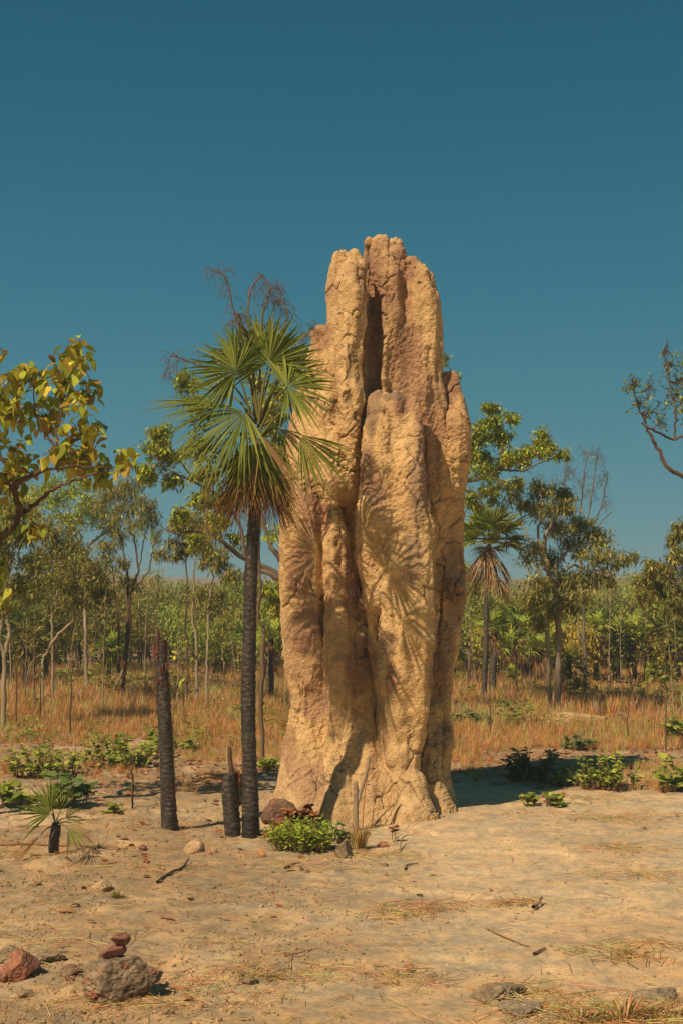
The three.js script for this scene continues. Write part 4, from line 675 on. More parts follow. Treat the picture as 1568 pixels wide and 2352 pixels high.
// more trees standing farther back, each placed by where its crown shows
const backTree = (label, seed, x, y, d, rx, ry, col, bark, tone = 1, name = 'woodland_tree') => {
  const R = rng(seed), cl = []; const n = 9;
  for (let k = 0; k < n; k++) { const a = k * 2.4, q = Math.sqrt((k + .5) / n); cl.push([x + Math.cos(a) * q * rx, y + Math.sin(a) * q * ry, rx * .42, ry * .42, 110, tone]); }
  tree({ name, label, seed, d, foot: [x + (R() - .5) * 20, 0], bark, sub: 7, tips: 2, tuft: .45, depthSpread: .8, trunks: [[[x + (R() - .5) * 10, 'foot', 90 / d], [x + (R() - .5) * 14, y + ry * 1.6, 72 / d], [x + (R() - .5) * 8, y + ry * .5, 48 / d], [x, y, 28 / d]]], clumps: cl, leaf: { len: .105, wid: .032, hang: .3, col }, group: 'trees of the background woodland' });
};
[
  ['dark olive tree low at the left edge behind the pale forked trunks', 20, 1400, 26, 70, 60, OLIVE, B_GREY, .8],
  ['olive tree behind the long white curving trunk', 110, 1410, 27, 70, 55, EUC, B_GREY, .8],
  ['dense olive tree behind the white limb in the left woodland', 185, 1330, 29, 65, 60, OLIVE, B_GREY, .85],
  ['olive tree left of the multi-stemmed brown tree, farther back', 235, 1400, 28, 55, 55, EUC, B_GREY, .9],
  ['low yellowish tree right of the multi-stemmed brown tree', 345, 1390, 34, 55, 40, [...EUC, lin('#8e8438')], B_BROWN, 1],
  ['low tree below the brown hill, left of the slender gums', 395, 1400, 38, 45, 35, OLIVE, B_BROWN, .95],
  ['leafy tree behind the three slender gums', 465, 1390, 32, 60, 45, EUC, B_GREY, .85],
  ['green tree just left of the tall palm trunk in the distance', 535, 1370, 34, 45, 50, FRESH, B_GREY, .85],
  ['green tree between the tall palm trunk and the mound', 625, 1420, 28, 40, 70, FRESH, B_GREY, .85],
  ['tall back tree behind the top of the left woodland', 40, 1180, 31, 60, 70, FRESH, B_GREY, 1],
  ['low tree just right of the mound behind the medium palm', 1085, 1370, 30, 45, 60, FRESH, B_GREY, .85],
  ['leafy tree behind the medium palm trunk', 1150, 1410, 33, 60, 50, OLIVE, B_GREY, .9],
  ['dense low tree behind the white-trunked gum', 1230, 1440, 31, 60, 45, EUC, B_GREY, .85],
  ['low yellow-green tree right of the white-trunked gum', 1345, 1440, 35, 60, 40, [...FRESH, ...EUC], B_GREY, .9],
  ['rounded tree standing before the right end of the brown hill', 1410, 1400, 36, 45, 42, EUC, B_PALE, .95],
  ['grey-green tree below the right edge gum', 1470, 1430, 30, 55, 40, EUC, B_PALE, .9],
  ['olive tree behind the bright palm near the right edge', 1535, 1450, 33, 50, 40, OLIVE, B_GREY, .85],
].forEach(([label, x, y, d, rx, ry, col, bark, tone], k) => backTree(label, 200 + k, x, y, d, rx, ry, col, bark, tone));
// thin young stems standing in the dry grass
const sapling = (label, seed, pts, d, o = {}) => { const base = (() => { const p = at(pts[0][0], 1680, d); p.y = height(p.x, -d) - .03; return p; })(), R = rng(seed), mb = new MB(base), q = [base, ...pts.slice(1).map(([x, y]) => at(x, y, d))], c = curve(q, 18, .008, R); const t = thing('sapling', base, label, 'sapling', 'thin stems in the dry grass'); mb.tube(c, c.map((_, i) => px(mix(o.r ?? 2, (o.r ?? 2) * .4, i / 18), d)), 6, (a, b, p) => mix3(o.a ?? lin('#6e5542'), o.b ?? lin('#4a3a2d'), .5 + .5 * noise(p.x * 30, p.y * 20, p.z))); mb.build('stem', M.bark, t);
  if (o.twigs) { const tw = new MB(base); for (let k = 0; k < o.twigs; k++) { const s = c[6 + Math.floor(R() * 12)], e = s.clone().add(V((R() - .5) * .4, .15 * R() + .05, (R() - .5) * .3)); tw.tube([s, s.clone().lerp(e, .5).add(V(0, .03, 0)), e], [.005, .003, .0015], 4, lin('#6e5542')); } tw.build('twig', M.bark, t); }
  if (o.leaves) { const lf = new MB(base); for (let k = 0; k < o.leaves; k++) { const s = c[8 + Math.floor(R() * 10)].clone().add(V(R() - .5, R() - .5, R() - .5).multiplyScalar(o.spread ?? .3)), f = .8 + .4 * R(); lf.leaf(s, V(R() - .5, -.3 + R() * .6, R() - .5).normalize(), V(R() - .5, 1, R() - .5).normalize(), o.ll ?? .12, o.lw ?? .05, (o.col ?? FRESH)[k % 4].map((v) => v * f)); } kindOf(lf.build('foliage', M.leaf, t), 'stuff'); } return t; };
sapling('thin brown stem in the grass, leftmost of the left foreground stems', 301, [[39, 0], [38, 1570], [37, 1510]], 16.2, { r: 2 });
sapling('thin dark stem with bent top in the left grass, near the burnt stump', 302, [[161, 0], [164, 1590], [165, 1540], [169, 1525], [166, 1500]], 15.5, { r: 2.2, twigs: 4 });
sapling('thin pale stem under the long white curving trunk', 303, [[92, 0], [94, 1590], [95, 1545]], 17, { r: 1.8 });
sapling('dark forked sapling standing left of the tall burnt stump', 304, [[307, 0], [306, 1810], [304, 1770], [302, 1740]], 9.9, { r: 2.6, twigs: 5, a: lin('#3a2d24'), b: lin('#241c16') });
sapling('slender leafy sapling at right with whitish stem', 305, [[1527, 0], [1528, 1640], [1526, 1560], [1524, 1500], [1520, 1460]], 14.2, { r: 2.4, twigs: 7, leaves: 70, ll: .11, lw: .05, spread: .4, col: OLIVE, a: lin('#8d7a62') });
sapling('leafless twig standing in grass right of the pale low mound', 306, [[1441, 0], [1440, 1660], [1443, 1630], [1446, 1600]], 15, { r: 1.6, twigs: 8 });
sapling('thin stem in grass just left of the pale low mound', 307, [[1124, 0], [1125, 1640], [1122, 1600], [1126, 1560]], 15.5, { r: 1.7, twigs: 4 });
sapling('pale thin stem behind the tall burnt stump', 308, [[424, 0], [422, 1600], [420, 1520], [418, 1470]], 17, { r: 1.6, twigs: 5, leaves: 20 });
sapling('dark thin stem right of the low pale mound beside a bush', 309, [[1378, 0], [1378, 1600], [1379, 1540]], 17.2, { r: 2 });
sapling('dry thin stem behind the leaning burnt stump foot', 310, [[397, 0], [398, 1660], [400, 1600]], 14.2, { r: 1.6, twigs: 3 });
{
  const R = rng(777);
  const ST = [[30, 'second stem from the left edge'], [58, 'left of the long white curving trunk'], [78, 'just left of the long white curving trunk foot'], [150, 'between the white curved trunk and the bare white limb'], [215, 'right of the bare white limb'], [235, 'left of the multi-stemmed brown tree'], [330, 'right of the multi-stemmed brown tree'], [350, 'left of the burnt stump top'], [408, 'right of the burnt stump top'], [520, 'left of the tall palm trunk'], [545, 'touching the left side of the tall palm trunk'], [612, 'between tall palm trunk and mound'], [1070, 'touching the right side of the mound'], [1095, 'left of the medium palm trunk'], [1150, 'right of the medium palm trunk'], [1185, 'halfway from medium palm to white-trunked gum'], [1215, 'left of the white-trunked gum pair'], [1330, 'right of the white-trunked gum pair'], [1395, 'behind the middle of the fallen log'], [1425, 'behind the right half of the fallen log'], [1475, 'behind the right tip of the fallen log'], [1490, 'beside the bright palm near the right edge'], [1545, 'right of the slender leafy sapling'], [1560, 'at the right edge of the view']];
  for (const [x, where] of ST) { const d = 18.5 + 7 * R(), top = mix(1300, 1460, R()), lean = (R() - .5) * 60, pale = R() < .6; sapling(`thin ${pale ? 'pale' : 'brown'} sapling stem ${where}`, 600 + x, [[x, 0], [x + lean * .2, 1560], [x + lean * .5, (1560 + top) / 2], [x + lean, top]], d, { r: 1.5 + R() * 1.2, twigs: 6, leaves: R() < .6 ? 40 : 0, ll: .1, lw: .03, spread: .5, a: pale ? lin('#b39c7e') : lin('#7d6450'), b: lin('#7a6650'), col: EUC }); }
}
{ // bent dead branch arching in the grass
  const d = 13.6, base = onGround(251, 1612); const mb = new MB(base); const D = -base.z; mb.tube(curve([[251, 1613], [268, 1575], [290, 1528], [318, 1482], [345, 1460], [370, 1462]].map(([x, y]) => at(x, y, D)), 24, .01, rng(2)), [...Array(25)].map((_, i) => px(2.8 - .07 * i, D)), 7, lin('#a89074')); const t = thing('dead_branch', base, 'long bleached dead branch arching from the grass to the burnt stump', 'dead branch'); mb.build('stem', M.bark, t); }
{ const a = onGround(262, 1545), D = -a.z, mb = new MB(a); mb.tube(curve([[268, 1552], [235, 1528], [205, 1508], [190, 1498]].map(([x, y]) => at(x, y, D - .3)), 14, .02, rng(5)), [...Array(15)].map((_, i) => px(3.6 - .12 * i, D)), 7, lin('#5d4a3a')); const t = thing('fallen_branch', a, 'fallen grey branch propped against the multi-stemmed brown tree', 'dead branch'); mb.build('stem', M.bark, t); }
{ const a = onGround(1390, 1590), D = -a.z, mb = new MB(a), bk = barkCol([lin('#3a3029'), lin('#211a15')], null, 12); mb.tube(curve([[1330, 1566], [1358, 1572], [1384, 1590], [1398, 1580], [1420, 1570], [1450, 1574], [1490, 1588]].map(([x, y]) => at(x, y - 4, D)), 30, .03, rng(6)), [...Array(31)].map((_, i) => px(6 - .1 * i, D)), 9, bk); const t = thing('fallen_log', a, 'blackened crooked fallen log under the palms at right', 'log'); mb.build('trunk', M.bark, t); for (const l of [[[1384, 1590], [1386, 1565], [1380, 1550]], [[1440, 1574], [1446, 1555], [1443, 1545]], [[1470, 1580], [1500, 1572], [1515, 1560]]]) { const br = new MB(a); br.tube(curve(l.map(([x, y]) => at(x, y - 4, D)), 8, .02, rng(7)), [...Array(9)].map((_, i) => px(3 - .25 * i, D)), 6, bk); br.build('branch', M.bark, t); } }
{ const a = onGround(540, 1618), D = -a.z, mb = new MB(a); mb.tube(curve([[455, 1540], [490, 1550], [520, 1565], [556, 1576]].map(([x, y]) => at(x, y, D + 1.5)), 16, .02, rng(15)), [...Array(17)].map(() => px(2.2, D)), 6, lin('#7a6048')); const t = thing('fallen_branch', a, 'thin fallen branch lying level in grass left of the tall palm', 'dead branch'); mb.build('stem', M.bark, t); }
// the far wood, which reads as one mass
{
  const g = new THREE.Group(); g.name = numbered('distant_woodland'); scene.add(g); tag(g, 'far scrubby woodland covering the plain up to the brown hill', 'woodland', undefined, 'stuff');
  const R = rng(404), kinds = [];
  for (let k = 0; k < 6; k++) {
    const lf = new MB(), tr = new MB(), H = 3.2 + R() * 1.6, W = 1 + R() * .5;
    tr.tube([V(0, -.2, 0), V(.1 * R(), H * .4, 0), V(.2 * (R() - .5), H * .8, 0)], [.07, .05, .02], 5, B_GREY[k % 2]);
    const cl = [...Array(9)].map(() => V((R() - .5) * 2 * W, H * (.45 + .55 * R()), (R() - .5) * 2 * W));
    for (const c of cl) { tr.tube([V(0, H * .4, 0), c.clone().multiplyScalar(.6).add(V(0, H * .2, 0)), c], [.03, .02, .01], 4, B_GREY[0]); for (let j = 0; j < 110; j++) { const u = V(R() - .5, R() - .5, R() - .5), p = c.clone().add(u.multiplyScalar(1.25)), f = .65 + .6 * R(); lf.leaf(p, V(R() - .5, R() - .9, R() - .5).normalize(), V(R() - .5, 1, R() - .5).normalize(), .22, .085, [1, 1, 1].map((v) => v * f)); } }
    kinds.push([lf.geo(), tr.geo()]);
  }
  for (let k = 0; k < 2; k++) {                                        // and palms among it
    const lf = new MB(), tr = new MB(); tr.tube([V(0, -.1, 0), V(0, 1.4, 0)], [.07, .06], 6, CHAR);
    for (let j = 0; j < 10; j++) { const a = j * 2.4, el = mix(-.4, 1.2, j / 10), d = V(Math.cos(a) * Math.cos(el), Math.sin(el), Math.sin(a) * Math.cos(el)); fan(lf, V(0, 1.45, 0).addScaledVector(d, .3), d, V(-d.x * Math.sin(el), Math.cos(el) + .2, -d.z * Math.sin(el)), { len: .5, n: 11, spread: 3.8, droop: .2, col: [1, 1, 1] }, R); }
    for (let j = 0; j < 6; j++) { const a = j * 1.05; fan(lf, V(Math.cos(a) * .12, 1.3, Math.sin(a) * .12), V(Math.cos(a) * .35, -1, Math.sin(a) * .35), V(Math.cos(a), .3, Math.sin(a)), { len: .6, n: 8, spread: 1.2, droop: .1, col: [1.0, .78, .6] }, R); }
    kinds.push([lf.geo(), tr.geo()]);
  }
  const lists = kinds.map(() => []), tints = brt([lin('#a09c54'), lin('#96944e'), lin('#a8a25a'), lin('#898e48'), lin('#aca45c')]);
  for (let k = 0; k < 2100; k++) {
    const d = 24 * Math.pow(11, R()), half = d * .32 + 3, x = (R() * 2 - 1) * half, z = -d; if (d > 150 && R() < .5) continue;
    if (d < 30 && R() < .6) continue; if (d > 110 && fbm(x * .01, z * .01, 5, 3) < .02) continue;
    const pal = R() < (d < 60 ? .4 : .1), kk = pal ? 6 + Math.floor(R() * 2) : Math.floor(R() * 6), s = (pal ? .55 + .4 * R() : mix(.34, .66, R() * R()) * (d > 100 ? 1.35 : d > 60 ? 1.1 : 1));
    lists[kk].push([x, z, s, R() * 6.28, (pal ? GREEN : tints)[Math.floor(R() * 4)].map((v) => v * (.75 + .4 * R()))]);
  }
  const m4 = new THREE.Matrix4(), q = new THREE.Quaternion(), col = new THREE.Color();
  lists.forEach((l, k) => {
    const [lg, tg] = kinds[k], a = new THREE.InstancedMesh(lg, M.leaf, l.length), b = new THREE.InstancedMesh(tg, M.bark, l.length);
    l.forEach(([x, z, s, r, c], i) => { m4.compose(V(x, height(x, z), z), q.setFromAxisAngle(V(0, 1, 0), r), V(s, s, s)); a.setMatrixAt(i, m4); b.setMatrixAt(i, m4); a.setColorAt(i, col.setRGB(...c)); });
    a.name = 'crown'; b.name = 'trunk'; a.castShadow = b.castShadow = a.receiveShadow = b.receiveShadow = true; kindOf(a, 'stuff'); kindOf(b, 'stuff'); g.add(a, b);
  });
}
//PART:ground cover
// ---------------------------------------------------------------- shrubs, grass, rocks, litter
const SHRUB = brt([lin('#8d9a48'), lin('#78893f'), lin('#9da553'), lin('#69793a')]);
function bush(o) {                                                     // o: x, y foot pixel; rx, h in pixels; stems, leaves per stem, leaf size
  const R = rng(o.seed), base = onGround(o.x, o.y), D = -base.z, t = thing(o.name ?? 'shrub', base, o.label, o.cat ?? 'shrub', o.group), rx = px(o.rx, D), h = px(o.h, D), lf = new MB(base), big = [], st = new MB(base);
  const loose = o.broad && o.stems > 5; for (let k = 0; k < o.stems * (loose ? 1.5 : 1); k++) {
    const a = R() * 6.28, q = Math.sqrt(R()) * (loose ? 1.3 : 1), f = base.clone().add(V(Math.cos(a) * q * rx * .75, 0, Math.sin(a) * q * rx * .6)); f.y = height(f.x, f.z) - .01;
    const top = f.clone().add(V(Math.cos(a) * rx * .35 * R() + (R() - .5) * rx * .3, h * (loose ? .25 + .75 * R() : .45 + .55 * R()) * (1 - .3 * Math.min(1, q * q)), Math.sin(a) * rx * .3 * R())), c = curve([f, f.clone().lerp(top, .5).add(V((R() - .5) * .06, .02, (R() - .5) * .06)), top], 8, .004, R);
    const sb = o.bigStems ? new MB(base) : st; sb.tube(c, c.map((_, i) => mix(o.sr ?? .006, .002, i / 8)), 5, o.stemCol ?? lin('#75593a')); if (o.bigStems) sb.build('stem', M.bark, t);
    for (let j = 0; j < o.leaves; j++) {
      const u = (o.low ?? .2) + (1 - (o.low ?? .2)) * R(), i = Math.min(7, Math.floor(u * 8)), p = c[i].clone().lerp(c[i + 1], u * 8 - i), b = R() * 6.28, dir = V(Math.cos(b), .15 + .6 * R() - (o.hang ?? 0), Math.sin(b)).normalize(), nv = V((R() - .5) * .8, 1, (R() - .5) * .8 + .35).normalize();
      const ca = (o.col ?? SHRUB)[Math.floor(R() * (o.col ?? SHRUB).length)], s = (loose ? .42 : .65) + .62 * R(), fl = .6 + .6 * R(); let cc = ca.map((v) => v * fl); if (o.old && R() < o.old) cc = lin('#b5743a').map((v) => v * fl);
      const off = o.fine ? V(R() - .5, R() - .5, R() - .5).multiplyScalar(.06) : V(0, 0, 0); p.add(off); if (p.y < base.y - .02) p.y = base.y + .01;
      if (o.broad) big.push([p, dir, nv, o.len * s, o.wid * s, cc]); else lf.leaf(p, dir, nv, o.len * s, o.wid * s, cc, cc.map((v) => v * .9));
    }
  }
  if (!st.empty) kindOf(st.build('stem', M.bark, t), 'stuff');
  big.sort((a, b) => b[3] - a[3]).forEach(([p, dir, nv, len, wid, c], k) => { if (k < 200) { const b = new MB(p); b.oval(p, dir, nv, len, wid, c, .18, c.map((v) => v * .88)); const m = b.build('leaf', M.leaf, t); m.position.copy(p).sub(base); } else lf.oval(p, dir, nv, len, wid, c, .18); });
  if (!lf.empty) kindOf(lf.build('foliage', M.leaf, t), 'stuff');
  return t;
}
const BL = { broad: true, len: .11, wid: .07 };
[
  { x: 100, y: 1782, rx: 90, h: 95, stems: 26, leaves: 9, ...BL, len: .10, wid: .055, label: 'broad green shrub patch at left behind the big-leaved seedling', seed: 1 },
  { x: 262, y: 1760, rx: 78, h: 90, stems: 26, leaves: 10, ...BL, len: .10, wid: .06, label: 'green leafy shrub patch left of the tall burnt stump', seed: 2 },
  { x: 352, y: 1740, rx: 26, h: 80, stems: 6, leaves: 7, ...BL, len: .13, wid: .08, label: 'few large leaves on a shrub touching the left side of the burnt stump', seed: 3, low: .5 },
  { x: 420, y: 1722, rx: 24, h: 38, stems: 7, leaves: 7, ...BL, len: .10, wid: .06, label: 'small low green plant right behind the tall burnt stump', seed: 4 },
  { x: 152, y: 1850, rx: 56, h: 98, stems: 9, leaves: 5, ...BL, len: .16, wid: .14, label: 'seedling with large round leaves behind the young foreground palm', seed: 5, col: [lin('#7f9450'), lin('#70864a'), lin('#8ea05c')], low: .35, hang: .2 },
  { x: 38, y: 1850, rx: 36, h: 72, stems: 6, leaves: 5, ...BL, len: .14, wid: .10, label: 'shaded round-leaved seedling at the left edge', seed: 6, low: .3 },
  { x: 1232, y: 1795, rx: 62, h: 92, stems: 22, leaves: 12, ...BL, len: .075, wid: .045, label: 'dark shrub standing in the shadow of the mound', seed: 7, col: [lin('#6d7c3c'), lin('#5d6d35')] },
  { x: 1180, y: 1790, rx: 18, h: 95, stems: 4, leaves: 6, ...BL, len: .09, wid: .05, label: 'tall thin-stemmed plant with dark leaves left of the shaded shrub', seed: 8, low: .5 },
  { x: 1395, y: 1812, rx: 62, h: 118, stems: 26, leaves: 13, ...BL, len: .07, wid: .042, label: 'sunlit light green shrub right of the mound shadow', seed: 9 },
  { x: 1300, y: 1806, rx: 30, h: 50, stems: 11, leaves: 9, ...BL, len: .06, wid: .04, label: 'low sunlit sprig at the edge of the mound shadow', seed: 10 },
  { x: 1248, y: 1852, rx: 44, h: 38, stems: 12, leaves: 6, ...BL, len: .09, wid: .055, label: 'low broad-leaved plant on bare sand in front of the mound shadow', seed: 11, old: .1 },
  { x: 1545, y: 1815, rx: 42, h: 75, stems: 10, leaves: 7, ...BL, len: .14, wid: .085, label: 'large-leaved shrub at the right edge on the sand', seed: 12 },
  { x: 1560, y: 1700, rx: 24, h: 95, stems: 8, leaves: 8, ...BL, len: .14, wid: .09, label: 'tall green shrub at right edge in the dry grass', seed: 13 },
  { x: 1078, y: 1672, rx: 46, h: 50, stems: 22, leaves: 9, ...BL, len: .10, wid: .05, label: 'grey-green shrub patch just right of the mound in the grass', seed: 14, col: [lin('#87935a'), lin('#76844c')] },
  { x: 1322, y: 1722, rx: 34, h: 48, stems: 14, leaves: 8, ...BL, len: .09, wid: .05, label: 'pale green shrub below the low clay mound', seed: 15, col: [lin('#8b9860'), lin('#7b8a52')] },
  { x: 553, y: 1655, rx: 14, h: 50, stems: 7, leaves: 8, ...BL, len: .14, wid: .08, label: 'bright green seedling just left of the tall palm trunk', seed: 16 },
  { x: 618, y: 1772, rx: 24, h: 36, stems: 16, leaves: 9, len: .10, wid: .025, label: 'small green herb between the palm trunk and the mound', seed: 17 },
  { x: 636, y: 1655, rx: 22, h: 30, stems: 12, leaves: 8, len: .12, wid: .03, label: 'low spiky green plant in dry grass left of the mound', seed: 18 },
  { x: 505, y: 1640, rx: 30, h: 42, stems: 14, leaves: 7, len: .08, wid: .035, label: 'small green weed in the grass left of the tall palm', seed: 19 },
  { x: 262, y: 1868, rx: 22, h: 24, stems: 9, leaves: 6, ...BL, len: .06, wid: .035, label: 'tiny green weed in the tree shade left of the forked sapling', seed: 20 },
  { x: 690, y: 1955, rx: 76, h: 84, stems: 120, leaves: 11, len: .042, wid: .013, fine: true, low: .2, col: brt([lin('#93a83c'), lin('#82993a'), lin('#a8b64a'), lin('#748c36')]), label: 'bright green fine-leaved clump beside the foot of the tall palm', seed: 21, name: 'herb_clump', cat: 'plant', sr: .003 },
  { x: 768, y: 1935, rx: 32, h: 78, stems: 9, leaves: 6, ...BL, len: .055, wid: .045, label: 'soft-leaved plant at the right end of the fine green clump', seed: 22, col: [lin('#8e9c58'), lin('#7d8f4a')], name: 'weed', cat: 'plant' },
  { x: 700, y: 1900, rx: 36, h: 60, stems: 10, leaves: 5, ...BL, len: .085, wid: .06, label: 'curled brown dry leaves on stalks behind the fine green clump', seed: 23, col: [lin('#a5683c'), lin('#8a5232'), lin('#b88450')], name: 'dry_plant', cat: 'plant', low: .4 },
  { x: 640, y: 1935, rx: 34, h: 50, stems: 22, leaves: 6, len: .05, wid: .02, fine: true, label: 'rusty withered herb beside the palm foot', seed: 24, col: [lin('#b06a34'), lin('#9a5a30'), lin('#8f7a3a')], name: 'dry_plant', cat: 'plant' },
  { x: 908, y: 1935, rx: 10, h: 68, stems: 2, leaves: 6, ...BL, len: .04, wid: .03, label: 'single dry stalk with curled leaves in front of the mound', seed: 25, col: [lin('#a5683c'), lin('#8a5232')], name: 'dry_plant', cat: 'plant', low: .55, sr: .003 },
].forEach(bush);

// tufts of grass that stand alone
function tuft(x, y, hpx, n, cols, label, seed, spread = .5, name = 'grass_tuft') {
  const R = rng(seed), base = onGround(x, y), D = -base.z, h = px(hpx, D), mb = new MB(base), t = thing(name, base, label, 'grass');
  for (let k = 0; k < n; k++) { const a = R() * 6.28, f = base.clone().add(V(Math.cos(a) * .25 * h * R() * spread * 2, -.01, Math.sin(a) * .2 * h * R())), l = h * (.5 + .6 * R()), o = spread * (.3 + R()), e = f.clone().add(V(Math.cos(a) * o * l, l * (1 - .4 * o), Math.sin(a) * o * l * .6)), m = f.clone().lerp(e, .5).add(V(0, l * .15, 0)), w = .0028, c = cols[Math.floor(R() * cols.length)].map((v) => v * (.7 + .6 * R())), s = V(-Math.sin(a), 0, Math.cos(a)).multiplyScalar(w);
    const i0 = mb.v(f.clone().add(s), c), i1 = mb.v(f.clone().sub(s), c), i2 = mb.v(m.clone().add(s), c), i3 = mb.v(m.clone().sub(s), c), i4 = mb.v(e, c); mb.t(i0, i2, i1); mb.t(i1, i2, i3); mb.t(i2, i4, i3); }
  kindOf(mb.build('blades', M.leaf, t), 'stuff');
}
const STRAW = [lin('#c9a566'), lin('#b99256'), lin('#d8bc84'), lin('#a5804e')], GRN = [lin('#8a9640'), lin('#a0953f'), lin('#748538')];
tuft(822, 1950, 72, 130, [...GRN, ...STRAW], 'green and straw grass tuft in front of the leaning dead stick', 31, .45);
tuft(270, 2062, 26, 60, [...GRN, STRAW[0]], 'small green grass tuft on bare soil left of centre foreground', 32, .8);
tuft(438, 1866, 22, 14, GRN, 'palm seedling blades between burnt stump and short stump', 33, .9, 'palm_seedling');
tuft(1478, 1905, 16, 26, STRAW, 'tiny dry tuft on the sand at right', 34, .7);
tuft(1432, 2340, 74, 190, STRAW, 'sprawling heap of pale straw at the lower right corner', 35, 1.5, 'straw_heap');
tuft(1330, 2346, 50, 110, STRAW, 'flattened dark straw beside the half-buried rock at bottom right', 36, 1.7, 'straw_heap');
tuft(1520, 2345, 60, 120, [...STRAW, lin('#7d6238')], 'straw heap at the bottom right edge below the flat grey rock', 37, 1.6, 'straw_heap');
tuft(596, 2246, 34, 70, STRAW, 'loose straw bunch around the brown stone right of the cairn', 38, 1.9, 'straw_heap');
tuft(905, 2262, 26, 60, STRAW, 'thin straw drift under the small orange-brown stone', 39, 2.1, 'straw_heap');
tuft(1462, 2196, 30, 80, STRAW, 'straw drift on the sand near the right edge', 40, 2.0, 'straw_heap');
tuft(990, 2092, 22, 46, STRAW, 'small straw drift at the sandy step right of centre', 41, 2.0, 'straw_heap');
{ // dry stalks standing before the mound
  const mk = (pts, r, label, col, tw = 0, seed = 1) => { const R = rng(seed), base = onGround(pts[0][0], pts[0][1]), D = -base.z, mb = new MB(base), c = curve(pts.map(([x, y], i) => i ? at(x, y, D) : base.clone().add(V(0, -.02, 0))), 18, .003, R); const t = thing('dry_stalk', base, label, 'stalk', 'dry stalks before the mound'); mb.tube(c, c.map((_, i) => px(mix(r, r * .35, i / 18), D)), 6, col); mb.build('stem', M.bark, t);
    for (let k = 0; k < tw; k++) { const b = new MB(base), s = c[7 + Math.floor(R() * 11)], e = s.clone().add(V((R() - .5) * .14, .04 + .1 * R(), (R() - .5) * .1)); b.tube([s, s.clone().lerp(e, .5).add(V(.005, .01, 0)), e], [.0022, .0015, .001], 4, col); b.build('twig', M.bark, t); } };
  mk([[664, 1872], [685, 1800], [715, 1740], [735, 1680], [742, 1655]], 1.3, 'thin dry stalk leaning right from the brown rock against the mound', lin('#6d5138'), 8, 41);
  mk([[748, 1882], [746, 1800], [741, 1740], [739, 1690]], 1.0, 'thin upright dry stalk before the left foot of the mound', lin('#8f6a42'), 2, 42);
  mk([[760, 1880], [778, 1815], [782, 1770], [783, 1735]], .9, 'thin curving dry stalk before the mound, right of the upright one', lin('#8f6a42'), 3, 43);
  mk([[905, 1915], [893, 1850], [870, 1780], [858, 1745]], 1.3, 'tan dry stalk leaning left toward the pale dead stick', lin('#b98a52'), 2, 44);
  mk([[832, 1900], [840, 1800], [862, 1750], [888, 1712]], 1.6, 'reddish stalk leaning right from behind the pale dead stick', lin('#a5683a'), 6, 45);
  mk([[853, 1900], [858, 1850], [866, 1790], [864, 1740]], 1.1, 'fine brown stalk standing right of the pale dead stick', lin('#9a6c40'), 4, 46);
  mk([[795, 1880], [800, 1830], [812, 1790]], 1.0, 'short dry stalk left of the pale dead stick', lin('#9a6c40'), 5, 47);
  mk([[660, 1870], [656, 1830], [653, 1792]], 2.2, 'dark dead twig stub behind the brown rock', lin('#4a382a'), 1, 48);
}
{ // the forked dead stick before the mound
  const base = onGround(818, 1908), D = -base.z, t = thing('dead_branch', base, 'pale forked dead stick standing upright in front of the mound', 'dead branch'), w = (x, y) => at(x, y, D), bk = barkCol([lin('#b39a78'), lin('#7a6550')], null, 30), a = new MB(base), b = new MB(base), R = rng(3);
  a.tube(curve([base.clone().add(V(0, -.03, 0)), w(816, 1860), w(817, 1818), w(815, 1795)], 12, .003, R), [...Array(13)].map((_, i) => px(7 - .12 * i, D)), 9, bk); a.build('stem', M.bark, t);
  b.tube(curve([w(818, 1850), w(826, 1825), w(838, 1785), w(846, 1752), w(850, 1738)], 14, .003, R), [...Array(15)].map((_, i) => px(5 - .12 * i, D)), 8, bk); b.tube([w(848, 1745), w(853, 1737), w(856, 1735)], [.008, .006, .003], 6, bk); b.build('branch', M.bark, t);
}
